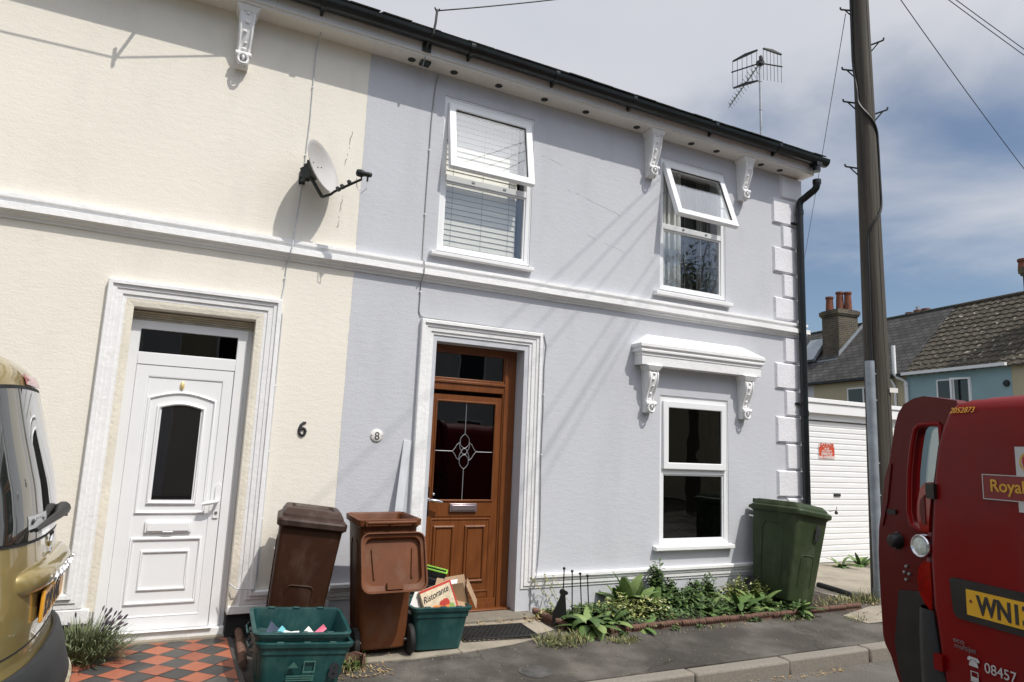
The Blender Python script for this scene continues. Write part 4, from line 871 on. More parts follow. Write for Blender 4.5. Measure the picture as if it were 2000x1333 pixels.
mb=MB(); mb.obox((0,0,.75),(.034,0,0),(0,.007,0),(0,0,.75)); o=mb.build('timber_board','ply_grey',bevel=.003); o.location=(1.615,-.22,.05); o.rotation_euler=(rad(-8.3),rad(6.5),0); tag(o,'pale grey painted board leaning on the grey wall beside the brown door','board')
# door mat
mt=thing('door_mat','black open mesh rubber door mat on the slab below the brown door','door mat',(2.44,-.465,.069),(0,0,rad(-5)))
mb=MB(); W,D=.60,.36
mb.obox((0,-D/2+.008,.006),(W/2,0,0),(0,.008,0),(0,0,.006)); mb.obox((0,D/2-.008,.006),(W/2,0,0),(0,.008,0),(0,0,.006)); mb.obox((-W/2+.008,0,.006),(.008,0,0),(0,D/2,0),(0,0,.006)); mb.obox((W/2-.008,0,.006),(.008,0,0),(0,D/2,0),(0,0,.006))
mb.build('border','rubber',mt,bevel=.003)
mb=MB()
for j in range(10):
    for i in range(15):
        x=-W/2+.03+i*(W-.06)/14+(.01 if j%2 else -.01); y=-D/2+.03+j*(D-.06)/9
        mb.lathe([(.012,0),(.020,0),(.020,.009),(.012,.009),(.012,0)],(x,y,0),n=8,caps=False)
mb.build('mesh','rubber',mt)
# dog silhouette ornament and ball-topped rods
dg=MB(); P=[(-.075,0),(-.080,.04),(-.072,.085),(-.050,.135),(-.028,.185),(-.020,.215),(-.030,.232),(-.026,.252),(-.010,.262),(.008,.256),(.016,.248),(.034,.238),(.040,.224),(.034,.214),(.018,.208),(.022,.175),(.026,.12),(.030,.07),(.036,.02),(.046,.008),(.044,0),(.020,0),(.014,.05),(.004,.05),(.006,.012),(.018,.006),(.016,0),(-.02,0),(-.03,.03),(-.045,.012),(-.05,0)]
dg.prism(P,(0,-.004,0),(1,0,0),(0,0,1),(0,.008,0)); dg.tube([(.05,.0,.03),(.058,0,.07),(.056,0,.10)],.004,6); dg.box(-.07,.045,-.03,.03,-.02,.003)
o=dg.build('dog_ornament','iron',bevel=.002); o.location=(3.075,-.435,.095); o.rotation_euler=(0,0,rad(-12)); o.scale=(1.12,1.12,1.0); tag(o,'small black metal silhouette of a sitting dog at the end of the flower bed','garden ornament')
R4=[((3.118,-.36,.07),(3.100,-.40,.512)),((3.205,-.38,.07),(3.180,-.40,.486)),((3.290,-.40,.07),(3.261,-.40,.463)),((3.362,-.40,.07),(3.335,-.40,.443))]
for i,(a,b) in enumerate(R4):
    mb=MB(); mb.tube([a,b],.0052,8); mb.sphere(b,.0125,12,8); o=mb.build('garden_rod','iron',smooth=50)
    tag(o,['tallest black ball-topped rod, the one beside the dog silhouette','black ball-topped rod, second from the dog silhouette','black ball-topped rod, third from the dog silhouette','shortest black ball-topped rod, the farthest from the dog silhouette'][i],'garden rod','black ball-topped rods by the dog ornament')
# rope-topped edging tiles
def edging(a,b,label):
    a,b=V(a),V(b); L=(b-a).length; mb=MB(); n=48; rings=[]
    for i in range(n+1):
        tw=i/n*L/.075*2*math.pi; ring=[]
        for k in range(16):
            th=2*math.pi*k/16; r=.023+.0045*math.cos(3*(th-tw/1.0)); ring.append(V((L*i/n,r*math.cos(th),.050+r*math.sin(th))))
        rings.append(ring)
    mb.loft(rings,True); mb.box(0.002,L-.002,-.014,.014,-.06,.035)
    o=mb.build('edging_tile','terracotta',smooth=50); d=(b-a).normalized(); o.location=a; o.rotation_euler=(R.uniform(-.08,.08),-math.asin(d.z),math.atan2(d.y,d.x)); tag(o,label,'edging tile','rope-topped terracotta edging tiles'); return o
E1=[(3.005,-.07,.06),(3.02,-.30,.055),(3.045,-.53,.05)]
edging(E1[0],E1[1],'mossy rope edging tile nearest the grey wall beside the dog silhouette'); edging(E1[1],E1[2],'rope edging tile running toward the pavement just left of the dog silhouette')
xs=[3.30+i*.262 for i in range(12)]+[6.42]
lbl=['rope edging tile under the big leafy rosette at the bed corner','rope edging tile half hidden by leaves right of the big rosette','rope edging tile below the variegated shrub','clean rope edging tile just past the variegated shrub','rope edging tile in front of the tall dark shrub','rope edging tile left of the small yellow-green tuft','rope edging tile right of the small yellow-green tuft','rope edging tile below the right hand leaf clump','rope edging tile left of the green wheelie bin','rope edging tile at the left foot of the green wheelie bin','rope edging tile under the green wheelie bin','bare reddish rope edging tile right of the green wheelie bin']
for i in range(12):
    y=lambda x:-.745+.02*math.sin(x*2.1)+(x-3.3)*.012
    edging((xs[i],y(xs[i]),.028),(xs[i+1]-.006,y(xs[i+1]),.028+R.uniform(-.008,.008)),lbl[i])
edging((.600,.06,.052),(.592,-.20,.050),'rope edging tile nearest the house beside the checkered path'); edging((.592,-.205,.050),(.578,-.47,.048),'middle rope edging tile beside the checkered path'); edging((.578,-.475,.048),(.562,-.74,.045),'rope edging tile at the pavement end of the checkered path'); edging((-.43,-.30,.045),(-.43,-.56,.042),'reddish edging tile by the lavender near the gold car')
mb=MB(); mb.lathe([(.118,-.004),(.114,.004),(.100,.0045),(.097,.002),(.094,.0045),(0,.005)],(2.37,-1.262,gz(-1.262)+.001),n=26); o=mb.build('stopcock_cover','cover_metal',smooth=40); tag(o,'small round dark metal cover set in the pavement','cover')
mb=MB(); mb.tube([(7.03,.30,.05),(6.95,-.05,.05),(6.82,-.44,.045)],.035,10); o=mb.build('rubber_kerb','rubber',smooth=50); tag(o,'black rubber edging strip along the driveway corner beside the pole','edging strip')
# ------------------------------------------------------------------ plants
def blade(mb,base,az,el,L,W,droop,c,n=6,fold=.25,prof=None,twist=0):
    p=V(base); e=el; vs=[]; ds=L/n; side=V((-math.sin(az+twist),math.cos(az+twist),0))
    for i in range(n+1):
        t=i/n; w=W*(math.sin(math.pi*min(1,(t*.86+.08)))**.8 if prof is None else prof(t)); w=max(w,W*.03)
        d=V((math.cos(az)*math.cos(e),math.sin(az)*math.cos(e),math.sin(e))); nr=side.cross(d)*-1
        up=d.cross(side)*-1
        lift=up*(-fold*w*.5)
        vs+= [p-side*w*.5-lift+side*0, p, p+side*w*.5-lift]
        p=p+d*ds; e-=droop/n
    fs=[]
    for i in range(n): fs+=[(i*3,i*3+1,i*3+4,i*3+3),(i*3+1,i*3+2,i*3+5,i*3+4)]
    mb.add(vs,fs,0,min(.999,max(0.001,c)))
def rosette(name,pos,n,L,W,label,mat='leaf_broad',el=(.2,1.3),droop=1.1,seed=1,cat='plant',up=0):
    r=random.Random(seed); mb=MB(); mb.keepn=True
    for i in range(n):
        az=i*2.399+r.uniform(-.3,.3); t=i/n; e=el[1]*(1-t)+el[0]*t+r.uniform(-.3,.3); l=L*r.uniform(.5,1.15)
        blade(mb,(pos[0]+.015*math.cos(az),pos[1]+.015*math.sin(az),pos[2]+up*(1-t)),az,e,l,W*r.uniform(.75,1.15),droop*r.uniform(.4,2.0),min(1,r.random()**1.2*1.05),n=7,fold=r.uniform(.05,.4),twist=r.uniform(-.5,.5))
    o=mb.build(name,mat,smooth='full'); tag(o,label,cat); return o
def shrub(name,blobs,n,ls,label,mat,stem='stem_green',seed=1,cat='shrub',spikes=()):
    r=random.Random(seed); T=thing(name,label,cat,(blobs[0][0][0],blobs[0][0][1],.06),world=True); mb=MB(); mb.keepn=True; st=MB()
    tot=sum(b[1][0]*b[1][2] for b in blobs)
    for c,ex in blobs:
        k=int(n*ex[0]*ex[2]/tot)
        for q in range(max(3,k//14)):
            d=V((r.gauss(0,1),r.gauss(0,1),abs(r.gauss(0,.8)))).normalized(); tip=V(c)+V((d.x*ex[0],d.y*ex[1],d.z*ex[2]))*r.uniform(.45,1.08); b=V((c[0]+r.uniform(-.3,.3)*ex[0],c[1]+r.uniform(-.3,.3)*ex[1],.06)); m=b.lerp(tip,.55)+V((r.uniform(-.01,.01),r.uniform(-.01,.01),.02)); st.tube([b,m,tip],[.0035,.0028,.0015],4,caps=False)
            for j in range(14):
                t=.35+.65*j/13; p=(m.lerp(tip,(t-.55)/.45) if t>.55 else b.lerp(m,t/.55))
                blade(mb,p,r.uniform(0,6.28),r.uniform(-.2,1.0),ls*r.uniform(.7,1.3),ls*.55*r.uniform(.8,1.2),r.uniform(.2,1.2),min(1,max(0,r.gauss(.45+.3*(t-.6),.27))),n=3,fold=.3)
    mb.build('foliage',mat,T,smooth='full'); st.build('stem',stem,T); return T
rosette('broad_leaved_plant',(3.20,-.64,.085),52,.27,.095,'large broad-leaved green rosette spilling over the bed corner by the dog silhouette',el=(-.25,1.2),seed=3,droop=1.5)
rosette('broad_leaved_plant',(3.45,-.58,.08),28,.24,.095,'smaller leafy rosette just right of the big corner rosette',el=(.0,1.2),seed=4)
rosette('broad_leaved_plant',(3.92,-.20,.10),34,.33,.13,'upright broad-leaved plant against the grey wall behind the variegated shrub',el=(.35,1.45),seed=5,droop=.7)
rosette('broad_leaved_plant',(4.13,-.26,.08),26,.27,.11,'broad-leaved plant at the left foot of the tall dark shrub',el=(.1,1.1),seed=6)
rosette('broad_leaved_plant',(4.95,-.54,.08),34,.30,.07,'narrow-leaved green plant at the edging below the ground floor window',el=(.1,1.2),seed=7)
rosette('broad_leaved_plant',(5.28,-.48,.08),34,.24,.08,'broad-leaved plant just left of the green wheelie bin',el=(.1,1.25),seed=8)
rosette('broad_leaved_plant',(5.50,-.70,.07),26,.25,.07,'low leafy plant at the foot of the green wheelie bin',el=(.0,1.0),seed=9)
rosette('broad_leaved_plant',(4.60,-.50,.075),28,.23,.075,'low dark leafy plant between the tall shrub and the edging',el=(.1,1.1),seed=19)
rosette('broad_leaved_plant',(3.70,-.70,.06),20,.17,.06,'tiny leafy weed growing over the edging below the variegated shrub',el=(-.1,.7),seed=20)
shrub('variegated_shrub',[((3.72,-.40,.08),(.22,.19,.20)),((4.02,-.42,.08),(.20,.18,.17)),((3.50,-.42,.08),(.15,.15,.15))],3600,.036,'pale yellow variegated shrub in the middle of the flower bed','leaf_varieg',seed=11)
shrub('dark_shrub',[((4.28,-.15,.14),(.095,.085,.36)),((4.40,-.16,.12),(.10,.09,.23)),((4.36,-.28,.08),(.20,.15,.19))],3600,.046,'tall dark green upright shrub rising under the ground floor window','leaf_small',seed=12)
shrub('dark_shrub',[((4.72,-.17,.10),(.14,.11,.25)),((4.90,-.18,.10),(.10,.09,.25)),((4.60,-.28,.08),(.16,.14,.18))],3200,.040,'bushy dark green shrub right of the tall upright shrub','leaf_small',seed=13)
shrub('variegated_shrub',[((5.22,-.20,.10),(.18,.13,.25)),((5.42,-.30,.10),(.15,.14,.20)),((5.05,-.3,.08),(.13,.12,.15))],2600,.035,'yellow-green small-leaved shrub between the window and the green bin','leaf_varieg',seed=14)
shrub('variegated_shrub',[((3.12,-.18,.07),(.16,.10,.13)),((3.42,-.25,.07),(.16,.12,.14))],900,.030,'straggly pale shrub behind the ball-topped rods','leaf_varieg',stem='stem_dry',seed=15)
shrub('leafy_weed',[((4.60,-.70,.05),(.06,.05,.07))],160,.022,'small bright yellow-green tuft on the rope edging','leaf_varieg',seed=16,cat='weed')
rosette('broad_leaved_plant',(8.64,1.24,.03),16,.24,.08,'left leafy weed at the foot of the garage door',el=(.2,1.2),seed=17,cat='weed')
rosette('broad_leaved_plant',(9.08,1.26,.03),18,.27,.09,'right leafy weed at the foot of the garage door beside the pole',el=(.2,1.3),seed=18,cat='weed')
shrub('leafy_weed',[((3.42,-.80,.02),(.07,.04,.04)),((3.95,-.79,.02),(.08,.04,.045)),((4.25,-.78,.02),(.05,.03,.04)),((4.9,-.78,.02),(.10,.04,.06)),((5.3,-.78,.02),(.09,.04,.06))],420,.022,'low green weeds creeping out over the rope edging onto the pavement','leaf_small',seed=26,cat='weed')
# low creeping ground cover between the bigger plants
r=random.Random(63); mb=MB(); mb.keepn=True
for i in range(5200):
    x=r.uniform(3.08,5.6); y=-.36+r.gauss(0,.17); 
    if y<-.80 or y>-.03: continue
    h=.10+.09*noise.noise((x*3.1,y*3.1,4))+r.uniform(-.06,.05); blade(mb,(x,y,max(.05,h)),r.uniform(0,6.28),r.uniform(-.3,.9),r.uniform(.025,.06),r.uniform(.014,.03),r.uniform(.2,1.4),min(1,max(0,r.gauss(.45,.3))),n=3,fold=.3)
tag(mb.build('ground_cover','leaf_small',smooth='full'),kind='stuff')
# dry climbing stem by the door cable
r=random.Random(5); W_=thing('climbing_stem','thin dry climbing stem with pale leaves on the grey wall by the brown door','plant',(3.12,-.05,.08),world=True)
st=MB(); lf=MB(); lf.keepn=True
for q in range(5):
    p=V((3.22+.05*q,-.10,.06)); pts=[p]
    for k in range(7): p=p+V((-.035+r.uniform(-.02,.02),.008,.045+r.uniform(-.01,.01))); pts.append(p); blade(lf,p,r.uniform(0,6.28),.3,.03,.016,.8,r.uniform(.3,1),n=3)
    st.tube(pts,.0022,4)
lf.build('foliage','leaf_varieg',W_,smooth='full'); st.build('stem','stem_dry',W_)
# lavender
r=random.Random(21); LV=thing('lavender_plant','grey-green lavender bush between the gold car and the white door','plant',(-.38,-.16,.05),world=True)
lf=MB(); lf.keepn=True; fl=MB(); st=MB()
for i in range(1150):
    az=r.uniform(0,6.28); rr=r.uniform(0,.22)*r.random()**.25; b=V((-.36+rr*math.cos(az),-.25+rr*.9*math.sin(az),.05)); e=1.35-rr*3.2+r.uniform(-.3,.3)
    blade(lf,b,az,e,r.uniform(.10,.28),.0065,r.uniform(.1,.8),r.random(),n=4,fold=.1)
    for q in range(2):
        d=V((math.cos(az)*math.cos(e),math.sin(az)*math.cos(e),math.sin(e))); blade(lf,b+d*r.uniform(.04,.17),r.uniform(0,6.28),e*.7,.04,.006,.3,r.random(),n=2,fold=.1)
for i in range(34):
    az=r.uniform(-.9,1.0) if i<24 else r.uniform(0,6.28); rr=r.uniform(.02,.10); b=V((-.34+rr*math.cos(az),-.22+rr*math.sin(az)*.6,.16)); l=r.uniform(.10,.21); e=r.uniform(.5,1.25)
    d=V((math.cos(az)*math.cos(e),math.sin(az)*math.cos(e)*.7,math.sin(e))); tip=b+d*l; st.tube([b,b.lerp(tip,.5)+V((0,0,.006)),tip],.0016,4,caps=False)
    fl=MB(); fl.tube([tip-d*.006,tip+d*.008,tip+d*.02,tip+d*.03],[.003,.0066,.006,.002],6); fl.build('flower_head','lav_flower',LV,smooth=True)
lf.build('foliage','leaf_lav',LV,smooth='full'); st.build('stem','stem_green',LV)
mb=MB(); rg=[]
for k in range(12):
    a=rad(-20+215*k/11); rg.append([V((1.20+(.085+o)*math.cos(a),-.875+(.085+o)*.8*math.sin(a),.035+h)) for o,h in ((0,0),(.012,0),(.020,.06),(.022,.085+.006*math.sin(k*2.1)),(.006,.085+.006*math.sin(k*2.1)),(.004,.06))])
mb.loft(rg,True); tag(mb.build('broken_pot','terracotta',smooth=40),'broken brown clay pot lying in the dry weeds beside the green tubs','pot')
rosette('broad_leaved_plant',(1.215,-.835,.05),12,.12,.035,'small green weed growing by the broken clay pot',el=(.1,1.1),seed=41,cat='weed')
# grass tufts and dead leaves
def grassy(spots,seed,label=None):
    r=random.Random(seed); mb=MB(); mb.keepn=True
    for (x,y,z,rx,ry,n,h) in spots:
        for i in range(n):
            a=r.uniform(0,6.28); q=math.sqrt(r.random()); blade(mb,(x+rx*q*math.cos(a),y+ry*q*math.sin(a),z),r.uniform(0,6.28),r.uniform(.3,1.5),h*r.uniform(.4,1.1),.006,r.uniform(.3,1.5),r.random()**1.3,n=4,fold=.1)
    return tag(mb.build('grass','grass_blade',smooth='full'),kind='stuff')
grassy([(2.86,-.80,.04,.22,.12,330,.11),(3.35,-.90,.035,.16,.06,160,.07),(1.16,-.80,.035,.17,.15,420,.11),(6.15,-.55,.045,.35,.14,380,.10),(6.6,-.45,.035,.3,.12,200,.13),(4.35,-.82,.035,.16,.03,60,.05),(5.35,-.84,.035,.25,.03,90,.05),(5.98,-.98,.035,.12,.08,80,.05),(6.9,-.45,.03,.12,.1,120,.16),(-.45,-.42,.04,.08,.06,70,.08)],31)
r=random.Random(9); mb=MB(); mb.keepn=True
def scatter(x0,x1,y0,y1,z,n,s=.03):
    for i in range(n): blade(mb,(r.uniform(x0,x1),r.uniform(y0,y1),(z if z is not None else 0)+.006),r.uniform(0,6.28),r.uniform(-.1,.3),s*r.uniform(.5,1.3),s*.5*r.uniform(.6,1.2),r.uniform(-1,1.5),r.random(),n=3)
scatter(2.2,2.98,-.30,-.18,.070,60); scatter(2.85,3.1,-.25,-.02,.08,60,.035); scatter(3.0,6.4,-.86,-.74,.036,190,.022); scatter(.98,1.45,-1.05,-.7,.036,260,.025); scatter(1.3,2.7,-.80,-.3,.060,40,.016); scatter(3.6,4.9,-1.72,-1.64,-.10,150,.022); scatter(1.5,6.0,-1.45,-.85,.016,70,.012); scatter(5.9,6.9,-.66,-.32,.04,160,.03); scatter(.64,1.2,-.7,0,.07,90,.025); scatter(3.1,6.4,-.66,-.1,.085,140,.03)
tag(mb.build('dead_leaves','dead_leaf',smooth='full'),kind='stuff')
r=random.Random(77); mb=MB()
for i in range(420):
    x=r.uniform(.6,6.6); y=r.choice([r.uniform(-1.5,-.78),r.uniform(-.9,-.78),r.uniform(-1.75,-1.63)]); z=gz(y) if y>-1.6 else -.10; s=r.uniform(.002,.006); mb.obox((x,y,z+s*.5),(s,0,0),(s*.3,s*.8,0),(0,0,s*.6))
tag(mb.build('gravel','kerb_stone'),kind='stuff')
# ------------------------------------------------------------------ telegraph pole
PX,PY=7.21,-.42
P_=thing('telegraph_pole','weathered wooden telegraph pole with step irons and a steel conduit','pole',(PX,PY,0),world=True)
mb=MB(); rings=[]
for i in range(41):
    z=-.1+8.4*i/40; rr=.146-.0065*z; rings.append([V((PX+.012*math.sin(z*.6)+(rr+.004*noise.noise((math.cos(a)*2,math.sin(a)*2,z*.5)))*math.cos(a),PY+(rr+.004*noise.noise((math.cos(a)*2,math.sin(a)*2,z*.5)))*math.sin(a),z)) for a in [2*math.pi*k/28 for k in range(28)]])
mb.loft(rings,True); mb.build('shaft','pole_wood',P_,smooth=60)
for sgn,z in ((-1,7.12),(-1,6.30),(-1,5.87),(-1,5.02),(1,6.62),(1,5.70)):
    mb=MB(); rr=.146-.0065*z; d=(V((-.75,.62,0)) if sgn<0 else V((.62,-.76,0))).normalized(); s=V((PX,PY,z))+d*(rr-.02)
    mb.tube([s,s+d*.15+V((0,0,.035))],.011,8); mb.tube([s+d*.15+V((0,0,.035)),s+d*.156+V((0,0,.065))],.011,8); mb.tube([s+V((0,0,-.10)),s+d*.10+V((0,0,.018))],.008,8); mb.build('step_iron','dark_metal',P_,smooth=40)
c0=(PX-.185,PY-.055)
mb=MB(); mb.tube([(c0[0],c0[1],-.05),(c0[0],c0[1],2.64)],.050,16,caps=True); mb.tube([(c0[0],c0[1],-.05),(c0[0],c0[1],.16)],.060,16)
for z in (.5,1.15,1.5,2.2,2.5): mb.obox((c0[0]+.05,c0[1]-.02,z),(.02,0,0),(0,.006,0),(0,0,.008))
mb.build('conduit','galv',P_,smooth=40)
mb=MB(); pts=[]
CA=[(2.5,196),(4.1,200),(4.6,300),(5.0,312),(5.35,300),(5.9,178),(6.5,150),(8.1,150)]
for i in range(170):
    z=2.5+5.6*i/169; k=[q for q in range(len(CA)-1) if CA[q][0]<=z+1e-6][-1]; (z0,a0),(z1,a1)=CA[k],CA[k+1]; t=(z-z0)/(z1-z0); t=t*t*(3-2*t); a=rad(a0+(a1-a0)*t); rr=.146-.0065*z+.013; pts.append((PX+.012*math.sin(z*.6)+rr*math.cos(a),PY+rr*math.sin(a),z))
mb.tube(pts,.014,8); mb.build('riser_cable','cable_black',P_,smooth=True)
mb=MB()
for a0,za,zb,w_ in ((262,.2,8.1,.004),(236,3.0,6.2,.0025),(285,1.0,4.0,.0025)):
    mb.tube([(PX+.012*math.sin(z*.6)+(.1445-.0065*z)*math.cos(rad(a0+4*math.sin(z*1.3))),PY+(.1445-.0065*z)*math.sin(rad(a0+4*math.sin(z*1.3))),z) for z in [za+(zb-za)*i/60 for i in range(61)]],w_,5)
mb.build('drying_crack','cable_black',P_)
mb=MB(); d=V((-.30,-.95,0)).normalized(); mb.obox((PX+.07,PY-.155,2.32),(.05,-.014,0),(.002,.005,0),(0,0,.026)); mb.build('tag_plate','sign_white',P_)
mb=MB(); mb.tube([(PX-.05,PY-.05,8.0),(PX-.35,PY-.2,8.0)],.02,6); mb.tube([(PX+.05,PY+.05,8.0),(PX+.35,PY+.2,8.0)],.02,6); mb.lathe([(.0,8.40),(.11,8.31),(.12,8.28),(.105,8.27)],(PX,PY,0),n=20); mb.build('pole_cap','dark_metal',P_,smooth=40)
def wire(a,b,sag,r,label,n=24,mat='cable_black'):
    a,b=V(a),V(b); pts=[]
    for i in range(n+1): t=i/n; p=a.lerp(b,t); p.z-=sag*4*t*(1-t); pts.append(p)
    o=MB(); o.tube(pts,r,6); ob=o.build('overhead_wire',mat,smooth='full'); tag(ob,label,'wire'); return ob
top=(PX-.1,PY-.1,7.95)
wire((1.684,-.36,5.21),top,.12,.0055,'overhead wire rising from the eaves bracket of the grey house')
wire((PX-.15,PY+.1,7.08),(15.9,8.1,6.05),.06,.0045,'thin wire slanting down beside the pole to behind the grey house')
wire((PX+.1,PY-.05,7.95),(26.0,3.4,5.6),.5,.0062,'lowest of the three overhead wires crossing the sky right of the pole')
wire((PX+.1,PY-.05,8.15),(27.5,-.6,6.6),.5,.0062,'middle of the three overhead wires crossing the sky right of the pole'); wire((PX+.1,PY-.05,8.22),(27.5,-.6,6.8),.48,.0062,'highest of the three overhead wires crossing the sky right of the pole')
for i,(wx,wz) in enumerate(((-2.4,5.5),(-1.7,5.6),(-3.6,5.4),(-6.0,5.5),(-7.6,5.5),(-9.5,5.4),(-2.9,5.2))):
    wire((PX-.1,PY-.1,7.9-.03*i),(wx,-13.2,wz),.15,.0048,'overhead wire leaving the pole top across the street, shading the grey wall')
    COL.objects[-1]['group']='wires across the street'
wire((-.45,-.44,4.93),top,.10,.006,'overhead wire from the cream house eaves to the pole top'); wire((-.45,-.44,4.93),(-9,-.40,4.86),.05,.006,'overhead wire running left along the cream house eaves')
b=thing('wire_bracket','dark wire bracket on the eaves of the cream house','bracket',(-.42,-.2,4.9),world=True)
mb=MB(); mb.tube([(-.40,-.205,4.93),(-.45,-.44,4.90)],.012,6); mb.tube([(-.45,-.44,4.86),(-.45,-.44,5.0)],.012,6); mb.build('arm','dark_metal',b)
# ------------------------------------------------------------------ garage
G=thing('garage','low white garage with a ribbed up-and-over door beside the grey house','garage',(9,1.6,0),world=True)
gy=1.55
mb=MB(); mb.box(7.2,7.75,gy+.02,gy+.3,-.1,2.20); mb.box(10.22,10.75,gy+.02,gy+.3,-.1,2.20); mb.box(7.2,10.75,gy+.3,gy+5,-.1,2.18); mb.build('wall','white_paint',G)
mb=MB(); mb.box(7.15,10.8,gy-.06,gy+.02,2.195,2.345); mb.box(7.13,10.82,gy-.08,gy+5,2.348,2.412); mb.build('fascia','garage_white',G,bevel=.006)
mb=MB(); z=.02; prof=[]
n=25; hgt=(2.085-.02)/n
for i in range(n):
    z0=.02+i*hgt; prof+=[(0,z0),(-.004,z0+.004),(-.013,z0+.016),(-.013,z0+hgt-.012),(-.002,z0+hgt-.003)]
prof+= [(0,2.085),(.03,2.085),(.03,.02)]
mb.prism([(p,q) for p,q in prof],(7.82,gy+.06,0),(0,1,0),(0,0,1),(10.16-7.82,0,0)); mb.build('garage_door','garage_white',G,bevel=.0)
mb=MB(); mb.frame(7.75,10.22,-.02,2.19,(.07,.07,.0,.09),gy+.01,gy+.12); mb.build('door_frame','garage_white',G,bevel=.005)
mb=MB(); mb.box(8.98,9.12,gy+.03,gy+.05,.98,1.02); mb.build('handle','dark_metal',G,bevel=.006)
s=thing('garage_sign','small red and white garage no parking sign on the white garage door','sign',(8.85,gy+.04,1.64),world=True)
sy=gy+.041; x0,x1,z0,z1=8.678,9.025,1.525,1.762
mb=MB(); mb.box(x0,x1,sy,sy+.004,z0,z1); mb.build('plate','sign_white',s,bevel=.003)
mb=MB(); mb.box(x0+.006,x1-.006,sy-.0015,sy+.0005,z0+.004,z1-.058); mb.build('red_panel','sign_red',s)
def tx(b,z,sz,m,bold=.002,sx=1): text(b,m,s,((x0+x1)/2,sy-.003,z),(1,0,0),(0,0,1),sz,'lettering',align='CENTER',bold=bold,sx=sx,ext=.001)
tx('GARAGE',z1-.052,.072,'sign_red',.003,1.08); tx('IN USE',z1-.094,.034,'sign_white',.001); tx('DAY & NIGHT',z1-.126,.034,'sign_white',.001); tx('STRICTLY',z1-.179,.055,'sign_white',.0025); tx('NO PARKING',z1-.229,.055,'sign_white',.0025)
# ------------------------------------------------------------------ terrace behind, seen from its garden side
al=rad(7.5); TN=V((-math.cos(al),math.sin(al),0)); TT=V((math.sin(al),math.cos(al),0)); T0=V((25.9,9.7,0))
def tp(t,off,z): return T0+TT*t-TN*off+V((0,0,z))
def tbox(mb,t0,t1,o0,o1,z0,z1,mi=0,c=.5):
    vs=[tp(t,o,z) for z in (z0,z1) for t,o in ((t0,o0),(t1,o0),(t1,o1),(t0,o1))]
    mb.add(vs,[(3,2,1,0),(4,5,6,7),(0,1,5,4),(1,2,6,5),(2,3,7,6),(3,0,4,7)],mi,c)
def thouse(name,label,t0,t1,ev,wm,rm,tiles=False):
    H=thing(name,label,'house',tp((t0+t1)/2,3,0),world=True)
    mb=MB(); tbox(mb,t0,t1,0,6,-.2,ev); 
    for t in (t0,t1): mb.add([tp(t,0,ev),tp(t,6,ev),tp(t,3,ev+3)],[(0,1,2)])
    mb.build('wall',wm,H)
    mb=MB()
    if tiles:
        nr=15; L=3.12
        for r_ in range(nr):
            o0=-.18+r_*L/nr; zb=ev-.12+(o0+.12)*1.0
            nt=int((t1-t0)/.30); 
            for k in range(nt):
                a=t0+(t1-t0)*k/nt; b=t0+(t1-t0)*(k+1)/nt; m=6; c=R.random(); sink=R.uniform(-.008,.008)
                lo=[tp(a+(b-a)*i/m,o0,zb+.10+.019*math.sin(2*math.pi*i/m)+sink) for i in range(m+1)]; hi=[tp(a+(b-a)*i/m,o0+L/nr+.03,zb+L/nr+.075+.019*math.sin(2*math.pi*i/m)) for i in range(m+1)]; un=[q-V((0,0,.06)) for q in lo]
                mb.add(lo+hi+un,[(i,i+1,m+2+i,m+1+i) for i in range(m)]+[(2*m+2+i,2*m+3+i,i+1,i) for i in range(m)],0,c)
        mb.quad(tp(t0,3,ev+3.05),tp(t1,3,ev+3.05),tp(t1,6.3,ev-.2),tp(t0,6.3,ev-.2))
        mb.tube([tp(t0,3,ev+3.06),tp(t1,3,ev+3.06)],.09,8,0)
        rf=mb.build('roof',rm,H)
    else:
        a,b,c,d=tp(t0,-.2,ev-.12),tp(t1,-.2,ev-.12),tp(t1,3,ev+3.08),tp(t0,3,ev+3.08); mb.quad(a,d,c,b); e,f=tp(t1,6.2,ev-.12),tp(t0,6.2,ev-.12); mb.quad(d,f,e,c)
        lo=[p-V((0,0,.05)) for p in (a,b)]; mb.quad(a,b,lo[1],lo[0])
        rf=mb.build('roof',rm,H); uvbox(rf)
        mb=MB(); mb.tube([tp(t0,3,ev+3.08),tp(t1,3,ev+3.08)],.07,8); mb.build('ridge','slate_edge',rf)
    return H,rf
def chimney(parent,t0,t1,o0,o1,zb,zt,pots,white=None):
    mb=MB(); tbox(mb,t0,t1,o0,o1,zb,zt-.32); tbox(mb,t0-.05,t1+.05,o0-.05,o1+.05,zt-.32,zt-.24); tbox(mb,t0-.09,t1+.09,o0-.09,o1+.09,zt-.24,zt-.05); tbox(mb,t0-.02,t1+.02,o0-.02,o1+.02,zt-.05,zt)
    c=mb.build('chimney','dark_brick',parent); uvbox(c)
    for t,o,h in pots:
        m=MB(); q=tp(t,o,0); m.lathe([(.19,zt-.02),(.165,zt+h*.6),(.155,zt+h-.1),(.19,zt+h-.09),(.19,zt+h),(.13,zt+h),(.13,zt+h-.2),(0,zt+h-.2)],q,n=16); m.build('chimney_pot','terra_pot',c,smooth=40)
    return c
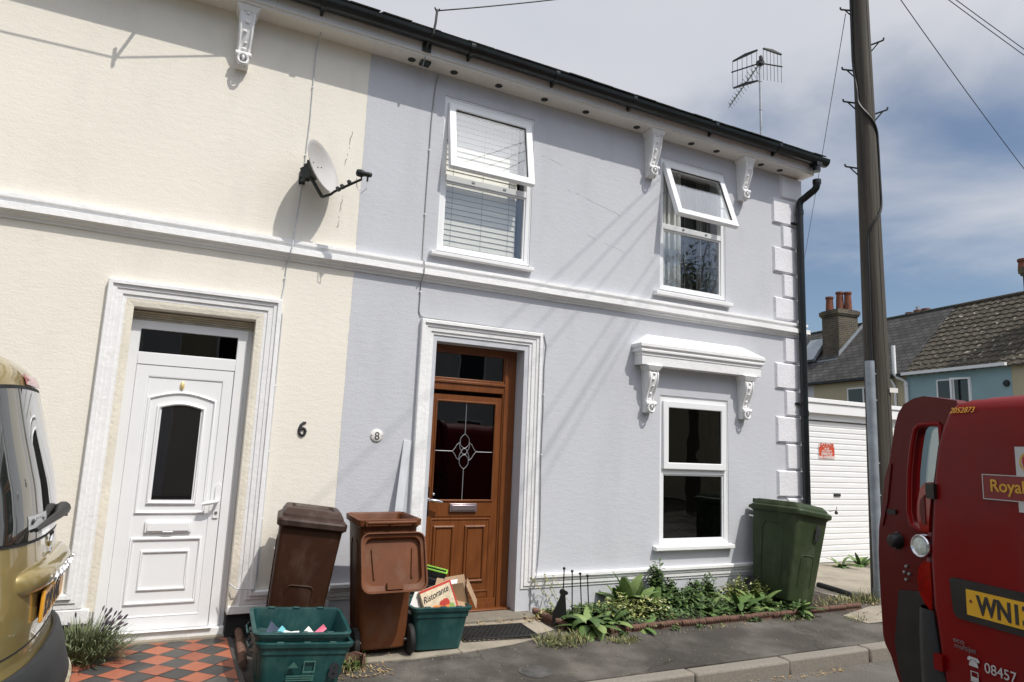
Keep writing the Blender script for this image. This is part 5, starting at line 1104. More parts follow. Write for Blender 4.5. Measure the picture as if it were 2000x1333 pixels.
def twin(parent,t0,t1,z0,z1,lab=None,open_=False):
    mb=MB(); f=.06
    def fr(a,b,c,d,o): 
        tbox(mb,a,b,o,o+.08,c,c+f); tbox(mb,a,b,o,o+.08,d-f,d); tbox(mb,a,a+f,o,o+.08,c+f,d-f); tbox(mb,b-f,b,o,o+.08,c+f,d-f)
    fr(t0,t1,z0,z1,-.03); m=(t0+t1)/2; tbox(mb,m-.035,m+.035,-.03,.05,z0+f,z1-f)
    w=mb.build('window','upvc',parent); p=MB(); tbox(p,t0+f,t1-f,-.012,-.004,z0+f,z1-f); p.build('pane','pane_dark',w)
    s=MB(); tbox(s,t0+f,t1-f,.02,.03,z0+f,z1-f); s.build('net_curtain','curtain_net',w) if open_ else s.build('dark_interior','room_dark',w)
    if open_:
        s=MB(); a,b=t0+.02,m-.02
        vs=[]
        hinge=tp(a,-.05,0); d=(TT*.95+TN*.32).normalized(); n_=d.cross(V((0,0,1)))
        def sb(u0,u1,c,e): s.add([hinge+d*u+n_*k+V((0,0,z)) for z in (c,e) for u,k in ((u0,0),(u1,0),(u1,.05),(u0,.05))],[(3,2,1,0),(4,5,6,7),(0,1,5,4),(1,2,6,5),(2,3,7,6),(3,0,4,7)])
        W=m-t0-.02; sb(0,W,z0,z0+.07); sb(0,W,z1-.07,z1); sb(0,.07,z0+.07,z1-.07); sb(W-.07,W,z0+.07,z1-.07); s.build('opening_sash','upvc',w)
    return w
A,_=thouse('terraced_house','buff end house at the right edge behind the red van, under brown lichened tiles',-7,-2.18,5.10,'buff_wall','tile_brown',True)
c=chimney(A,-3.1,-2.20,.9,1.8,5.4,8.6,[(-2.0,1.3,.4)])
B_,_=thouse('terraced_house','light blue house behind the red van with a brown tiled roof spotted by lichen',-2.175,1.95,5.12,'blue_wall','tile_brown',True)
twin(B_,-.74,.64,3.72,4.73,open_=True)
mb=MB(); tbox(mb,-2.17,1.95,-.30,-.18,4.99,5.10); mb.build('gutter','upvc',B_)
mb=MB(); q=tp(-2.0,-.02,4.40); mb.lathe([(0,.06),(.10,.05),(.12,0)],q,TN,16); mb.build('flue_vent','black_plastic',B_,smooth=40)
mb=MB(); mb.tube([tp(2.25,-.28,6.24),tp(2.25,-.28,5.1),tp(2.2,-.2,4.95),tp(1.92,-.06,4.75),tp(1.92,-.06,.2)],.075,10); mb.lathe([(.075,4.62),(.095,4.62),(.095,4.68),(.075,4.68)],tp(1.92,-.06,0),n=12); mb.build('soil_pipe','upvc',B_,smooth=40)
C_,rf=thouse('terraced_house','buff rear house behind the garage under a dark slate roof and big brick chimney',1.955,6.92,5.12,'buff_wall','slate')
twin(C_,3.2,4.95,3.9,4.70); mb=MB(); tbox(mb,3.0,5.05,-.03,.0,4.70,4.80); mb.build('lintel','buff_wall',C_)
mb=MB(); tbox(mb,1.955,6.92,-.29,-.19,4.98,5.09); mb.build('gutter','black_plastic',C_)
mb=MB(); mb.tube([tp(2.75,-.24,5.0),tp(2.55,-.10,4.85),tp(2.45,-.06,4.6),tp(2.45,-.06,.2)],.05,10); mb.build('downpipe','upvc',C_,smooth=40)
c=chimney(rf,6.68,7.72,1.35,2.55,6.0,8.78,[(7.45,1.6,.72),(7.15,1.95,.95),(6.90,2.2,.92)])
mb=MB(); mb.add([tp(6.64,1.25,6.42),tp(6.64,2.75,7.95),tp(6.64,2.75,8.12),tp(6.64,1.25,6.66)]+[tp(6.60,1.25,6.42),tp(6.60,2.75,7.95),tp(6.60,2.75,8.12),tp(6.60,1.25,6.66)],[(0,1,2,3),(7,6,5,4),(3,2,6,7),(0,3,7,4),(1,0,4,5),(2,1,5,6)]); tbox(mb,6.6,7.78,1.05,1.34,6.20,6.30); mb.build('flashing','galv',c)
chimney(rf,4.0,5.3,3.6,4.4,6.5,8.0,[(5.05,4.0,.55),(4.6,4.0,.58),(4.2,4.0,.58)])
mb=MB(); q=tp(4.6,4.0,0); mb.lathe([(.0,8.75),(.09,8.75),(.09,8.55),(0,8.55)],q,n=12); mb.build('cowl','alu',rf)
D_,rf2=thouse('terraced_house','pale house at the left end of the rear terrace, partly hidden behind the downpipe',6.925,12.5,5.12,'pale_wall','slate')
mb=MB(); mb.add([tp(7.9,1.0,6.30),tp(9.0,1.0,6.30),tp(9.0,1.9,7.45),tp(7.9,1.9,7.45)]+[tp(7.9,.9,6.40),tp(9.0,.9,6.40),tp(9.0,1.8,7.55),tp(7.9,1.8,7.55)],[(4,5,6,7),(3,2,1,0),(0,1,5,4),(1,2,6,5),(2,3,7,6),(3,0,4,7)]); sk=mb.build('roof_window','galv',rf2)
mb=MB(); tbox(mb,6.925,12.5,-.29,-.19,4.98,5.09); mb.build('gutter','black_plastic',D_)
# wall between the garage and the terrace
mb=MB(); mb.box(9.2,20,9.0,9.3,-.1,2.75); mb.box(12,20,11,11.3,-.1,4.2) if 0 else None
tag(mb.build('garden_wall','buff_wall'),'low rendered garden wall just above the garage roof','wall')
# houses across the street, behind the viewer: only their reflection and their bounce light reach the picture
for i,(xa,xb,wm) in enumerate(((-13,-6.5,'buff_wall'),(-6.49,0,'pale_wall'),(.01,7.0,'buff_wall'),(7.01,14,'pale_wall'),(14.01,27,'buff_wall'))):
    H=thing('terraced_house',['buff house across the street on the left, seen only as a reflection','pale house across the street facing the white door, seen only as a reflection','buff house across the street facing the brown door, seen only as a reflection','pale house across the street behind the tree, seen only as a reflection','long buff house across the street at the far right, seen only as a reflection'][i],'house',((xa+xb)/2,-14,-.1),world=True)
    mb=MB(); mb.box(xa,xb,-21,-14,-.1,5.2); mb.build('wall',wm,H)
    mb=MB(); mb.add([(xa,-13.7,5.1),(xb,-13.7,5.1),(xb,-21.3,5.1),(xa,-21.3,5.1),(xa,-17.5,7.6),(xb,-17.5,7.6)],[(0,1,5,4),(2,3,4,5),(0,4,3),(1,2,5),(3,2,1,0)]); mb.build('roof','slate_edge',H)
    for x in (xa+1.4,xb-1.4):
        for z in (.9,3.3): mb=MB(); mb.frame(x-.5,x+.5,z,z+1.4,.07,-14.0,-13.96); w_=mb.build('window','upvc',H); mb=MB(); mb.box(x-.45,x+.45,-13.99,-13.985,z+.05,z+1.35); mb.build('pane','dark_pane',w_)
    mb=MB(); mb.box((xa+xb)/2-.45,(xa+xb)/2+.45,-13.998,-13.95,-.1,2.0); mb.build('front_door','van_red_inner' if i==0 else 'bitumen',H)
# tree across the street, seen mirrored in the upper window
TR=thing('street_tree','leafy tree across the street, seen as a reflection in the upper right window','tree',(13.3,-9.5,0),world=True)
r=random.Random(44); st=MB(); lf=MB(); lf.keepn=True
st.tube([(13.3,-9.5,-.1),(13.25,-9.5,1.5),(13.35,-9.45,4.0)],[.2,.16,.13],10)
for i in range(34):
    a=r.uniform(0,6.28); e=r.uniform(.2,1.4); l=r.uniform(1.2,2.9); p0=V((13.3,-9.5,r.uniform(3.0,5.4))); d=V((math.cos(a)*math.cos(e),math.sin(a)*math.cos(e),math.sin(e))); tip=p0+d*l; st.tube([p0,p0.lerp(tip,.5)+V((0,0,.1)),tip],[.05,.03,.01],5)
    for k in range(230):
        t=r.uniform(.35,1.05); q=p0.lerp(tip,t)+V((r.gauss(0,.22),r.gauss(0,.22),r.gauss(0,.22))); blade(lf,q,r.uniform(0,6.28),r.uniform(-.6,.8),r.uniform(.09,.16),.06,.5,r.random(),n=2)
lf.build('crown','tree_leaf',TR,smooth='full'); st.build('trunk','trunk_bark',TR,smooth=True)
from mathutils.geometry import tessellate_polygon
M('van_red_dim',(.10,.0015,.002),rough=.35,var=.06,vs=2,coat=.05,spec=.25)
M('dark_glass',(.02,.025,.023),rough=.015,var=.05,coat=1.0,spec=1.0)
def interp(tab,z):
    if z<=tab[0][0]: return tab[0][1:]
    for a,b in zip(tab,tab[1:]):
        if z<=b[0]:
            t=(z-a[0])/(b[0]-a[0]); return tuple(p+(q-p)*t for p,q in zip(a[1:],b[1:]))
    return tab[-1][1:]
def plate_with_hole(mb,outer,hole,F,w0,w1,mi=0):
    loops=[[V((p[0],p[1],0)) for p in outer]]+([[V((p[0],p[1],0)) for p in hole]] if hole else [])
    tris=tessellate_polygon(loops); P=list(outer)+list(hole or []); n=len(P)
    mb.add([F(u,w0,z) for u,z in P]+[F(u,w1,z) for u,z in P],[tuple(t) for t in tris]+[tuple(n+i for i in t[::-1]) for t in tris],mi)
    for off,L in ((0,len(outer)),(len(outer),len(hole or []))):
        if L: mb.add([F(*((P[off+i][0],w,P[off+i][1]))) for w in (w0,w1) for i in range(L)],[(i,(i+1)%L,L+(i+1)%L,L+i) for i in range(L)],mi)
# ------------------------------------------------------------------ gold car, tail towards the path
CY=-2.12
CT=[(.22,-.33,.80,-4.85),(.30,-.275,.87,-4.92),(.40,-.258,.885,-4.95),(.468,-.262,.885,-4.95),(.49,-.31,.875,-4.95),(.69,-.365,.875,-4.88),(.80,-.362,.875,-4.82),(.9,-.366,.875,-4.75),(1.02,-.385,.87,-4.5),(1.10,-.398,.86,-4.2),(1.163,-.402,.85,-3.9),(1.288,-.425,.83,-3.6),(1.40,-.455,.80,-3.3),(1.49,-.48,.77,-3.1),(1.61,-.512,.72,-2.9),(1.685,-.53,.68,-2.8),(1.725,-.552,.64,-2.75),(1.765,-.60,.58,-2.65),(1.795,-.68,.50,-2.55),(1.815,-.82,.40,-2.4),(1.822,-1.1,.2,-2.0)]
def CS(z,q,off=0):
    xr,hw,xf=interp(CT,z); L=.62; n=2.7; a=min(.9999,abs(q)/hw); k=(1-a**n)**(1/n)
    x=xr-L+L*k; nx=1.0; ny=(a**(n-1))*L/hw*(1 if q>0 else -1)*(k**(1-n) if k>.05 else 50); l=math.hypot(nx,ny)
    return V((x+off*nx/l,CY+q+off*ny/l,z))
GC=thing('parked_car','gold people carrier parked with its tail by the checkered path','car',(-2.6,CY,-.1),world=True)
def cring(z,N=64):
    xr,hw,xf=interp(CT,z); L=.62; n=2.7; out=[]
    for k in range(N):
        a=2*math.pi*k/N; c,s=math.cos(a),math.sin(a); q=hw*math.copysign(abs(s)**(2/n),s)
        x=(xr-L+L*abs(c)**(2/n)) if c>=0 else (xf+.9-.9*abs(c)**(2/n)); out.append(V((x,CY+q,z)))
    return out
mb=MB(); zz=sorted({t[0] for t in CT}|{.22+.04*i for i in range(40)}); mb.loft([cring(z,96) for z in zz],True); body=mb.build('body','car_gold',GC,smooth=50)
def patch(qa,qb,za,zb,off,n=28,m=12,th=.004):
    mb=MB(); g=[]
    for o in (off,off-th):
        for j in range(m+1):
            for i in range(n+1):
                q=qa(j/m)+(qb(j/m)-qa(j/m))*i/n; z=za(q)+(zb(q)-za(q))*j/m; g.append(CS(z,q,o))
    N=(n+1)*(m+1)
    fs=[(j*(n+1)+i,j*(n+1)+i+1,(j+1)*(n+1)+i+1,(j+1)*(n+1)+i) for j in range(m) for i in range(n)]
    mb.add(g,fs+[tuple(N+k for k in f[::-1]) for f in fs])
    b=[i for i in range(n+1)]+[j*(n+1)+n for j in range(1,m+1)]+[m*(n+1)+i for i in range(n-1,-1,-1)]+[j*(n+1) for j in range(m-1,0,-1)]
    mb.add(g,[(b[k],N+b[k],N+b[(k+1)%len(b)],b[(k+1)%len(b)]) for k in range(len(b))]); return mb
K=lambda v:(lambda *_:v)
wb=lambda q:1.092+.03*q*q*0+.02*(abs(q)/.6)**3; wt=lambda q:1.648-.05*(abs(q)/.6)**3
patch(K(-.66),K(.66),lambda q:wb(q)-.012,lambda q:wt(q)+.014,.0035).build('window_seal','rubber',GC,smooth='full')
rw=patch(K(-.64),K(.64),wb,wt,.006,40,16).build('rear_window','dark_glass',GC,smooth='full')
st=patch(K(-.36),K(-.13),K(1.135),K(1.182),.0085,8,3,.001).build('window_sticker','decal_white',rw,smooth='full')
p=CS(1.150,-.345,.0100); e=CS(1.150,-.14,.0100); text('Allied Vehicles','ink',st,p,(e-p),(0,0,1),.030,'lettering',ext=.0005,bold=.0004) if True else None
m_=patch(K(-.14),K(.14),K(1.668),K(1.708),.010,10,4); m_.build('brake_light','lamp_pink',GC,smooth=40)
# black bumper band and its gold lower skirt line
mb=MB(); rings=[]
for k in range(61):
    q=-.872+1.744*k/60
    rings.append([CS(z,q,o) for z,o in ((.645,-.01),(.668,.005),(.672,.018),(.662,.030),(.60,.036),(.52,.034),(.486,.028),(.478,.01),(.49,-.01))])
mb.loft(rings,True); mb.build('bumper','bumper_grey',GC,smooth=40)
# tailgate seam, handle bar with chrome letters
mb=MB(); rings=[]
for k in range(49):
    t=-1+2*k/48; q=.46*t; f=(1-abs(t)**5)**.5 if abs(t)<1 else 0.02; f=max(f,.03)
    c=CS(.955,q); nrm=(CS(.955,q,.1)-c).normalized(); rings.append([c+nrm*(-.02+ .072*f*max(0,math.cos(a))**.7)+V((0,0,.052*math.sin(a)*(.35+.65*f))) if True else None for a in [-math.pi/2+math.pi*i/12 for i in range(13)]]+[c-nrm*.03])
mb.loft(rings,True); hb=mb.build('handle_bar','car_gold',GC,smooth=60)
for i,ch in enumerate('PEUGEOT'):
    q=-.235+.078*i; c=CS(.955,q); d=(CS(.955,q+.03)-CS(.955,q-.03)).normalized(); nr=(CS(.955,q,.1)-c).normalized()
    text(ch,'chrome',hb,c+nr*.0505+V((0,0,-.034)),d,V((0,0,1))+nr*.28,.058,'lettering',ext=.004,bold=.0008)
pl=MB(); pc=CS(.845,0); pl.box(pc.x+.004,pc.x+.016,CY-.26,CY+.26,.790,.902); np_=pl.build('number_plate','plate_amber',GC,bevel=.003)
text('SD09 NNK','ink',np_,(pc.x+.0162,CY-.235,.806),(0,1,0),(0,0,1),.108,'lettering',ext=.0012,bold=.0035,sx=.78)
mb=MB()   # small chrome emblem, a rearing beast in three strokes
ec=CS(1.045,-.02,.006)
for P in ([(0,-.034),(.006,-.012),(-.004,.008),(.006,.030)],[(-.004,.008),(.018,.018),(.022,.028)],[(.004,-.008),(.022,-.002)],[(0,-.034),(.020,-.036)],[(.006,.030),(-.010,.036)]): mb.tube([ec+V((0,a*1.3,b)) for a,b in P],.0055,6)
mb.build('emblem','chrome',GC,smooth=True)
mb=MB(); a=CS(1.155,.27,.03); b=CS(1.150,.02,.028); c=CS(1.128,-.30,.014)
mb.tube([a,a.lerp(b,.5)+V((.004,0,.012)),b,c],[.024,.030,.018,.008],10); mb.tube([CS(1.150,.20,.0),CS(1.155,.20,.045)],.028,12); mb.build('wiper','black_plastic',GC,smooth=40)
mb=MB(); mb.lathe([(0,.006),(.008,.005),(.009,0)],CS(1.07,.10,0),(1,0,0),10); mb.build('washer_jet','black_plastic',GC)
patch(K(-.80),K(.80),K(.728),K(.734),.0015,40,1,.003).build('tailgate_seam','rubber',GC)
for s in (-1,1):
    m=patch(K(s*.69) if s<0 else K(.69),K(s*.80) if s<0 else K(.80),K(.98),K(1.40),.012,8,12); m.build('tail_lamp','lamp_red',GC,smooth='full')
    for xx in (-1.2,-3.95):
        w=MB(); w.lathe([(0,-.10),(.22,-.10),(.30,-.09),(.32,-.06),(.32,.06),(.30,.09),(.22,.10),(0,.10)],(xx,CY+s*.79,.22),(0,1,0),32); ww=w.build('wheel','tyre',GC,smooth=40); h=MB(); h.lathe([(.20,.0),(.19,.012),(0,.004)],(xx,CY+s*.891,.22),(0,s,0),20); h.build('rim','hub',ww,smooth=40)
    sw=MB(); rows=[]
    for z in (1.12,1.3,1.5,1.62): 
        _,hw,_x=interp(CT,z); rows.append([V((x,CY+s*(hw+.003),z)) for x in [-1.35-.08*(z-1.1)-(2.0-.5*(z-1.1))*i/10 for i in range(11)]])
    sw.loft(rows,False,closed=False); sw.build('side_window','dark_glass',GC,smooth='full')
# ------------------------------------------------------------------ red mail van seen from behind
VA=rad(12); O=V((3.208,-3.711,0)); rt=V((-math.sin(VA),-math.cos(VA),0)); fw=V((math.cos(VA),-math.sin(VA),0)); nb=-fw
def Pv(u,w,z): return O+rt*u+fw*w+V((0,0,z))
RV=thing('delivery_van','red mail van seen from behind with a side door standing open','van',tuple(Pv(.55,2.1,-.1)),world=True)
UC=.55
VT=[(.30,-.33,.06,4.3),(.42,-.36,.02,4.38),(.60,-.37,.0,4.4),(.90,-.365,0,4.35),(1.07,-.36,0,4.1),(1.30,-.325,0,3.7),(1.475,-.285,.003,3.4),(1.583,-.255,.007,3.2),(1.678,-.222,.013,3.0),(1.745,-.185,.024,2.9),(1.785,-.14,.046,2.8),(1.815,-.06,.10,2.7),(1.83,.06,.24,2.5),(1.838,.22,.5,2.2)]
def vring(z,N=96):
    ul,wr,wf=interp(VT,z); hw=UC-ul; L=.10; n=3.2; out=[]
    for k in range(N):
        a=2*math.pi*k/N; c,s=math.cos(a),math.sin(a); q=hw*math.copysign(abs(s)**(2/5.0),s)
        w=(wr+L-L*abs(c)**(2/5.0)) if c>=0 else (wf-.5+.5*abs(c)**(2/3)); out.append(Pv(UC+q,w,z))
    return out
mb=MB(); zz=sorted({t[0] for t in VT}|{.3+.05*i for i in range(31)}); mb.loft([vring(z) for z in zz],True); mb.build('body','van_red',RV,smooth=50)
DL=[(.40,-.215),(.536,-.229),(.735,-.248),(.865,-.267),(1.071,-.270),(1.404,-.231),(1.475,-.221),(1.583,-.202),(1.678,-.173),(1.756,-.143),(1.785,-.115),(1.803,-.07)]
def wsurf(z): return interp(VT,z)[1]
def door(ul,ur,name,zt=1.803):
    mb=MB(); zs=sorted({t[0] for t in DL}|{.42+.06*i for i in range(23)}); zs=[z for z in zs if z<=zt]; rows=[]
    for z in zs:
        a=ul(z); b=ur; w=wsurf(z); r=[]
        us=[a,a+.004,a+.012,a+.03]+[a+.03+(b-a-.06)*i/8 for i in range(1,8)]+[b-.03,b-.012,b-.004,b]
        for i,u in enumerate(us):
            e=min(i,len(us)-1-i); d=(.004,.012,.017,.019)[min(e,3)]; bow=.012*(1-((u-UC)/.8)**2)
            r.append(Pv(u,w-d-bow*(1 if e else .6),z))
        r=[Pv(a,w+.02,z)]+r+[Pv(b,w+.02,z)]; rows.append(r)
    mb.loft(rows,False,closed=False); return mb.build(name,'van_red',RV,smooth=50)
dl=lambda z:interp([(t[0],t[1]) for t in DL],z)[0]
rd=door(dl,.70,'rear_door'); rd2=door(lambda z:.708,1.33,'rear_door')
gp=MB(); rows=[]
for z in [t[0] for t in DL]: rows.append([Pv(dl(z)-.010,wsurf(z)-.003,z),Pv(dl(z)+.02,wsurf(z)-.003,z)])
gp.loft(rows,False,closed=False); gp.build('door_seal','rubber',RV)
def vp(poly,w0,w1,name,mat,parent,bevel=0,smooth=False):
    mb=MB(); plate_with_hole(mb,poly,None,Pv,w0,w1); return mb.build(name,mat,parent,bevel=bevel,smooth=smooth)
def vbox(u0,u1,z0,z1,w0,w1,name,mat,parent,bevel=0): return vp([(u0,z0),(u1,z0),(u1,z1),(u0,z1)],w0,w1,name,mat,parent,bevel)
DW=-.031
for z in (1.385,.625):
    vbox(dl(z)-.022,dl(z)+.024,z-.04,z+.03,-.038,-.012,'hinge','black_plastic' if z>1 else 'van_red',rd,.006)
tl=vp([(-.246,1.422),(-.288,1.414),(-.312,1.385),(-.330,1.32),(-.337,1.26),(-.330,1.215),(-.312,1.185),(-.274,1.185),(-.268,1.25),(-.250,1.36)],-.012,.16,'tail_lamp','lamp_red',RV,.010,40)
vp([(-.285,1.36),(-.312,1.33),(-.318,1.27),(-.305,1.225),(-.285,1.22)],-.016,-.010,'reflector','van_red_inner',tl,.003)
tl2=vp([(-.276,1.05),(-.312,1.05),(-.343,1.015),(-.354,.965),(-.346,.90),(-.318,.855),(-.280,.828),(-.274,.93)],-.012,.16,'tail_lamp','lamp_red',RV,.010,40)
mb=MB(); c=Pv(-.322,-.010,1.118); mb.lathe([(.0,.006),(.040,.006),(.046,.012),(.050,.014),(.054,.010),(.056,0),(.05,-.06)],c,nb,28); r_=mb.build('reversing_lamp','chrome',RV,smooth=40); mb=MB(); mb.lathe([(0,.018),(.02,.017),(.036,.012),(.042,.007)],c,nb,24); mb.build('lens','lamp_clear',r_,smooth='full')
# bumper corner
mb=MB(); rows=[]
for z in [.30,.34,.45,.6,.72,.79,.835]:
    k=min(1,(.86-z)/.12); rows.append([Pv(u,w,z) for u,w in ((-.20 if z<.5 else dl(z)-.012,-.006),(-.262-.0*k,-.020),(-.33,-.018),(-.375-.015*k,.02),(-.39-.015*k,.08),(-.385,.22))])
mb.loft(rows,False,closed=False); mb.build('bumper','bumper_grey',RV,smooth='full'); vbox(-.22,1.35,.28,.41,-.075,.05,'bumper','bumper_grey',RV,.02)
_Pv0=Pv; SHF=.028
def Pv(u,w,z): return _Pv0(u+SHF,w,z)   # markings sit a little further in from the hinge side
# plate recess and plate
rc=vp([(-.182,1.000),(-.165,1.008),(.52,1.008),(.535,.99),(.535,.855),(.515,.835),(-.150,.838),(-.172,.86)],DW-.004,DW+.006,'plate_recess','black_plastic',rd,.005)
pl=vp([(-.097,.866),(.425,.866),(.425,.972),(-.097,.972)],DW-.009,DW-.003,'number_plate','plate_yellow',rd,.002)
def vt(s,u,z,size,mat,parent,name='lettering',w=DW-.0105,**k): return text(s,mat,parent,Pv(u,w,z),rt,(0,0,1),size,name,**k)
vt('WN13','' or -.045,.882,.106,'ink',pl,bold=.0035,sx=.80,ext=.001)
mb=MB(); mb.lathe([(0,.004),(.006,.003),(.007,0)],Pv(-.075,DW-.009,.925),nb,10); mb.build('screw','terra_pot',pl)
# markings on the door
vbox(.166,.40,1.325,1.590,DW-.0016,DW,'white_panel','decal_white',rd)
bx=vbox(.012,.455,1.366,1.472,DW-.0032,DW-.0018,'logo_panel','decal_red',rd)
mb=MB()
for a,b,c,d in ((.012,.455,1.366,1.3695),(.012,.455,1.4685,1.472),(.012,.0155,1.3695,1.4685),(.4515,.455,1.3695,1.4685)): plate_with_hole(mb,[(a,c),(b,c),(b,d),(a,d)],None,Pv,DW-.0048,DW-.0034)
mb.build('logo_outline','decal_white',bx)
vt('Royal Mail',.046,1.402,.071,'gold_ink',bx,w=DW-.0052,sx=.98,bold=.0012,ext=.0006)
cc=(.232,1.522); P=[(-.030,-.028),(-.038,.008),(-.034,.026),(-.018,.036),(0,.030),(.018,.036),(.034,.026),(.038,.008),(.030,-.028)]
cw=vp([(cc[0]+a,cc[1]+b) for a,b in P],DW-.0030,DW-.0018,'crown_emblem','crest_red',rd)
mb=MB()
for k in range(22):
    a=rad(-30+240*k/21); q=(cc[0]+.046*math.cos(a),cc[1]+.004+.042*math.sin(a)); mb.lathe([(0,.0012),(.0045,.001),(.005,0)],Pv(q[0],DW-.0018,q[1]),nb,6)
for b in (-.032,-.022): 
    for k in range(7): mb.lathe([(0,.0012),(.0045,.001),(.005,0)],Pv(cc[0]-.03+.01*k,DW-.003,cc[1]+b),nb,6)
mb.build('crown_edge','gold_ink',cw)
_a=Pv(-.128-SHF,wsurf(1.742)-.0325,1.742); _b=Pv(-.128-SHF,wsurf(1.772)-.0325,1.772); text('2052873','gold_ink',rd,_a,rt,_b-_a,.042,'lettering',sx=.86,ext=.0004)
vt('eco',-.183,.733,.030,'badge_grey',rd,w=DW-.002,sx=1.3,ext=.001); vt('multijet',-.176,.710,.030,'badge_grey',rd,w=DW-.002,sx=1.15,ext=.001)
vt('08457',-.037,.648,.058,'decal_white',rd,w=DW-.002,sx=.98,ext=.0005); vt('www',-.037,.582,.058,'decal_white',rd,w=DW-.002,ext=.0005)
mb=MB()
def ic(P): plate_with_hole(mb,P,None,Pv,DW-.0018,DW)
ic([(-.116,.684),(-.108,.692),(-.070,.692),(-.060,.684),(-.060,.676),(-.072,.674),(-.076,.682),(-.100,.682),(-.104,.674),(-.116,.676)]); ic([(-.096,.680),(-.080,.680),(-.068,.666),(-.066,.654),(-.110,.654),(-.108,.666)])
for a,b,c,d in ((-.104,-.068,.632,.635),(-.104,-.101,.612,.632),(-.071,-.068,.612,.632),(-.104,-.068,.598,.612),(-.106,-.062,.592,.597)): ic([(a,c),(b,c),(b,d),(a,d)])
mb.build('contact_symbols','decal_white',rd)
Pv=_Pv0
# open side door, its inner edge towards us
SD=[(-.20,1.812),(-.312,1.833),(-.393,1.846),(-.451,1.838),(-.518,1.811),(-.558,1.764),(-.586,1.692),(-.605,1.611),(-.640,1.475),(-.672,1.352),(-.703,1.241),(-.722,1.159),(-.733,1.024),(-.733,.891),(-.730,.761),(-.725,.608),(-.713,.565),(-.679,.519),(-.644,.43),(-.600,.34),(-.20,.34)]
AP=[(-.300,1.70),(-.344,1.704),(-.425,1.700),(-.452,1.68),(-.466,1.64),(-.483,1.572),(-.503,1.467),(-.513,1.363),(-.520,1.26),(-.506,1.197),(-.46,1.175),(-.36,1.172),(-.30,1.20)]
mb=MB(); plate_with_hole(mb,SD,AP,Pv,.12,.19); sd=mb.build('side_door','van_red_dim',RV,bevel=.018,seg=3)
mb=MB(); A2=[(u*1.0+ .0,z) for u,z in AP]; mb.tube([Pv(u,.122,z) for u,z in AP+[AP[0]]],.013,8); mb.build('window_lip','van_red',sd,smooth=True)
mb=MB(); plate_with_hole(mb,[(u,z) for u,z in AP],None,Pv,.165,.170); mb.build('pane','pane',sd)
vp([(-.66,1.42),(-.628,1.50),(-.612,1.50),(-.648,1.30),(-.690,1.17),(-.705,1.17)],.112,.122,'edge_trim','van_red_inner',sd,.004)
vp([(-.60,.86),(-.30,.90),(-.30,.36),(-.575,.36),(-.62,.45),(-.64,.60)],.112,.122,'door_trim','black_plastic',sd,.01)
mb=MB(); mb.lathe([(0,.05),(.022,.048),(.034,.034),(.040,.012),(.044,0)],Pv(-.600,.12,1.105),nb,24); mb.build('buffer','black_plastic',sd,smooth=40)
vbox(-.650,-.595,1.238,1.262,.108,.122,'latch','black_plastic',sd,.004)
mb=MB()
for u,z in ((-.545,.985),(-.56,.955),(-.53,.95),(-.55,.92),(-.6,1.14),(-.61,1.07)): mb.lathe([(0,.012),(.008,.010),(.010,0)],Pv(u,.12,z),nb,10)
mb.build('bolt','badge_grey',sd,smooth=40)
for s in (-.30,1.40):
    for ww in (.85,3.55):
        w=MB(); w.lathe([(0,-.09),(.22,-.09),(.30,-.08),(.315,-.05),(.315,.05),(.30,.08),(.22,.09),(0,.09)],Pv(s+(.06 if s<0 else -.06),ww,.215),rt,30); wo=w.build('wheel','tyre',RV,smooth=40); h=MB(); h.lathe([(.19,0),(.18,.012),(0,.004)],Pv(s+(.06 if s<0 else -.06),ww,.215)+rt*(.088 if s>0 else -.088),rt*(1 if s>0 else -1),18); h.build('rim','hub',wo,smooth=40)
mb=MB(); rows=[]
for z in (1.15,1.45,1.65):
    ul,_,wf=interp(VT,z); hw=(UC-ul)*.86; rows.append([Pv(UC+hw*(-1+2*i/10),wf+.01-.08*abs(-1+2*i/10)**2.5,z) for i in range(11)])
mb.loft(rows,False,closed=False); mb.build('windscreen','dark_glass',RV,smooth='full')
# ------------------------------------------------------------------ camera, sky, sun
cam=bpy.data.cameras.new('Camera'); co=bpy.data.objects.new('Camera',cam); COL.objects.link(co)
yaw,pitch,roll=.458868374,.156262536,.0416400612
fwd=V((math.sin(yaw)*math.cos(pitch),math.cos(yaw)*math.cos(pitch),math.sin(pitch))); r0=V((math.cos(yaw),-math.sin(yaw),0)); u0=r0.cross(fwd)
ri=math.cos(roll)*r0+math.sin(roll)*u0; up=-math.sin(roll)*r0+math.cos(roll)*u0
m=Matrix((ri,up,-fwd)).transposed().to_4x4(); m.translation=V((0,-5.5,1.5)); co.matrix_world=m
cam.sensor_fit='HORIZONTAL'; cam.sensor_width=36; cam.lens=36*1322.46/2000; cam.clip_start=.05; cam.clip_end=2000
sc.camera=co
S_=V((.48,-1,1.6)).normalized()
sl=bpy.data.lights.new('Sun','SUN'); sl.energy=SUN_E; sl.angle=rad(.53); sl.color=(1,.95,.87); so=bpy.data.objects.new('Sun',sl); COL.objects.link(so); so.rotation_euler=(-S_).to_track_quat('-Z','Y').to_euler()
w=bpy.data.worlds.new('World'); sc.world=w; w.use_nodes=True; N=w.node_tree.nodes; L=w.node_tree.links
bg=N['Background']; out=N['World Output']
sk=N.new('ShaderNodeTexSky'); sk.sky_type='NISHITA'; sk.sun_disc=False; sk.sun_elevation=math.asin(S_.z); sk.sun_rotation=rad(154.4); sk.air_density=1.0; sk.dust_density=1.0; sk.ozone_density=1.5
L.new(sk.outputs[0],bg.inputs[0]); bg.inputs[1].default_value=SKY_E
tc=N.new('ShaderNodeTexCoord'); sp=N.new('ShaderNodeSeparateXYZ'); L.new(tc.outputs['Generated'],sp.inputs[0])
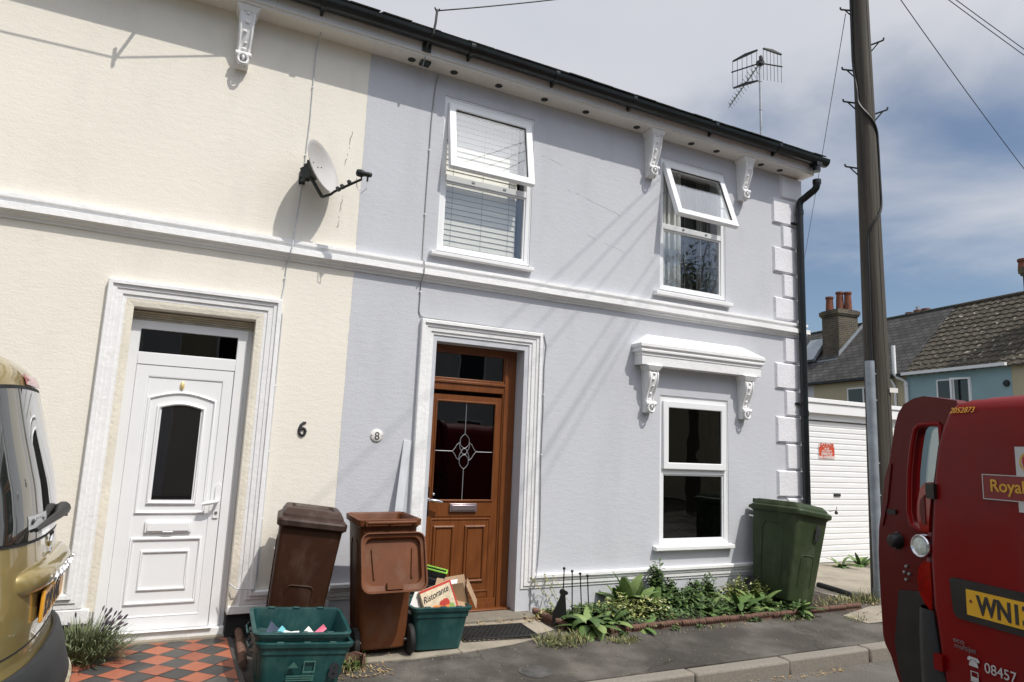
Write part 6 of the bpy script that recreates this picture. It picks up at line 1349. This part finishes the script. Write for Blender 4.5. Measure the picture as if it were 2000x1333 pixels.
def mth(op,a,b=None,c=None):
    n=N.new('ShaderNodeMath'); n.operation=op
    for i,x in enumerate((a,b,c)):
        if x is None: continue
        if isinstance(x,(int,float)): n.inputs[i].default_value=x
        else: L.new(x,n.inputs[i])
    return n.outputs[0]
zz=mth('ADD',mth('MAXIMUM',sp.outputs['Z'],0),.16)
cv=N.new('ShaderNodeCombineXYZ'); L.new(mth('DIVIDE',sp.outputs['X'],zz),cv.inputs[0]); L.new(mth('DIVIDE',sp.outputs['Y'],zz),cv.inputs[1]); cv.inputs[2].default_value=CLOUD_SEED
n1=N.new('ShaderNodeTexNoise'); n1.inputs['Scale'].default_value=1.05; n1.inputs['Detail'].default_value=9; n1.inputs['Roughness'].default_value=.52; n1.inputs['Distortion'].default_value=.35; L.new(cv.outputs[0],n1.inputs['Vector'])
bias=mth('MULTIPLY_ADD',mth('SMOOTH_MIN',sp.outputs['Z'],.56,.05),1.25,-.435)   # thicker cloud overhead, clearing to the horizon
den=mth('ADD',n1.outputs['Fac'],bias)
rp=N.new('ShaderNodeMapRange'); rp.interpolation_type='SMOOTHSTEP'; rp.inputs['From Min'].default_value=.34; rp.inputs['From Max'].default_value=.70; L.new(den,rp.inputs['Value'])
n2=N.new('ShaderNodeTexNoise'); n2.inputs['Scale'].default_value=2.3; n2.inputs['Detail'].default_value=7; L.new(cv.outputs[0],n2.inputs['Vector'])
cr=N.new('ShaderNodeValToRGB'); cr.color_ramp.elements[0].position=.3; cr.color_ramp.elements[0].color=(.73,.755,.82,1); cr.color_ramp.elements[1].position=.72; cr.color_ramp.elements[1].color=(.81,.82,.86,1); L.new(n2.outputs[0],cr.inputs[0])
b2=N.new('ShaderNodeBackground'); L.new(cr.outputs[0],b2.inputs[0]); 
vd=N.new('ShaderNodeVectorMath'); vd.operation='DOT_PRODUCT'; L.new(tc.outputs['Generated'],vd.inputs[0]); vd.inputs[1].default_value=tuple(S_)
glow=mth('POWER',mth('MAXIMUM',vd.outputs['Value'],0),7)   # thin cloud is brightest near the sun
L.new(mth('MULTIPLY',mth('MULTIPLY_ADD',glow,3.2,1.0),CLOUD_E),b2.inputs[1])
mx=N.new('ShaderNodeMixShader'); L.new(mth('MULTIPLY',rp.outputs[0],.93),mx.inputs[0]); L.new(bg.outputs[0],mx.inputs[1]); L.new(b2.outputs[0],mx.inputs[2]); L.new(mx.outputs[0],out.inputs[0])
sc.view_settings.view_transform='Standard'; sc.view_settings.look='None'; sc.view_settings.exposure=EXPO; sc.view_settings.gamma=1
sc.cycles.max_bounces=8; sc.cycles.transparent_max_bounces=12; sc.cycles.use_denoising=True; sc.cycles.sample_clamp_indirect=6
for _o in bpy.data.objects:
    if '_w' in _o.keys(): del _o['_w']
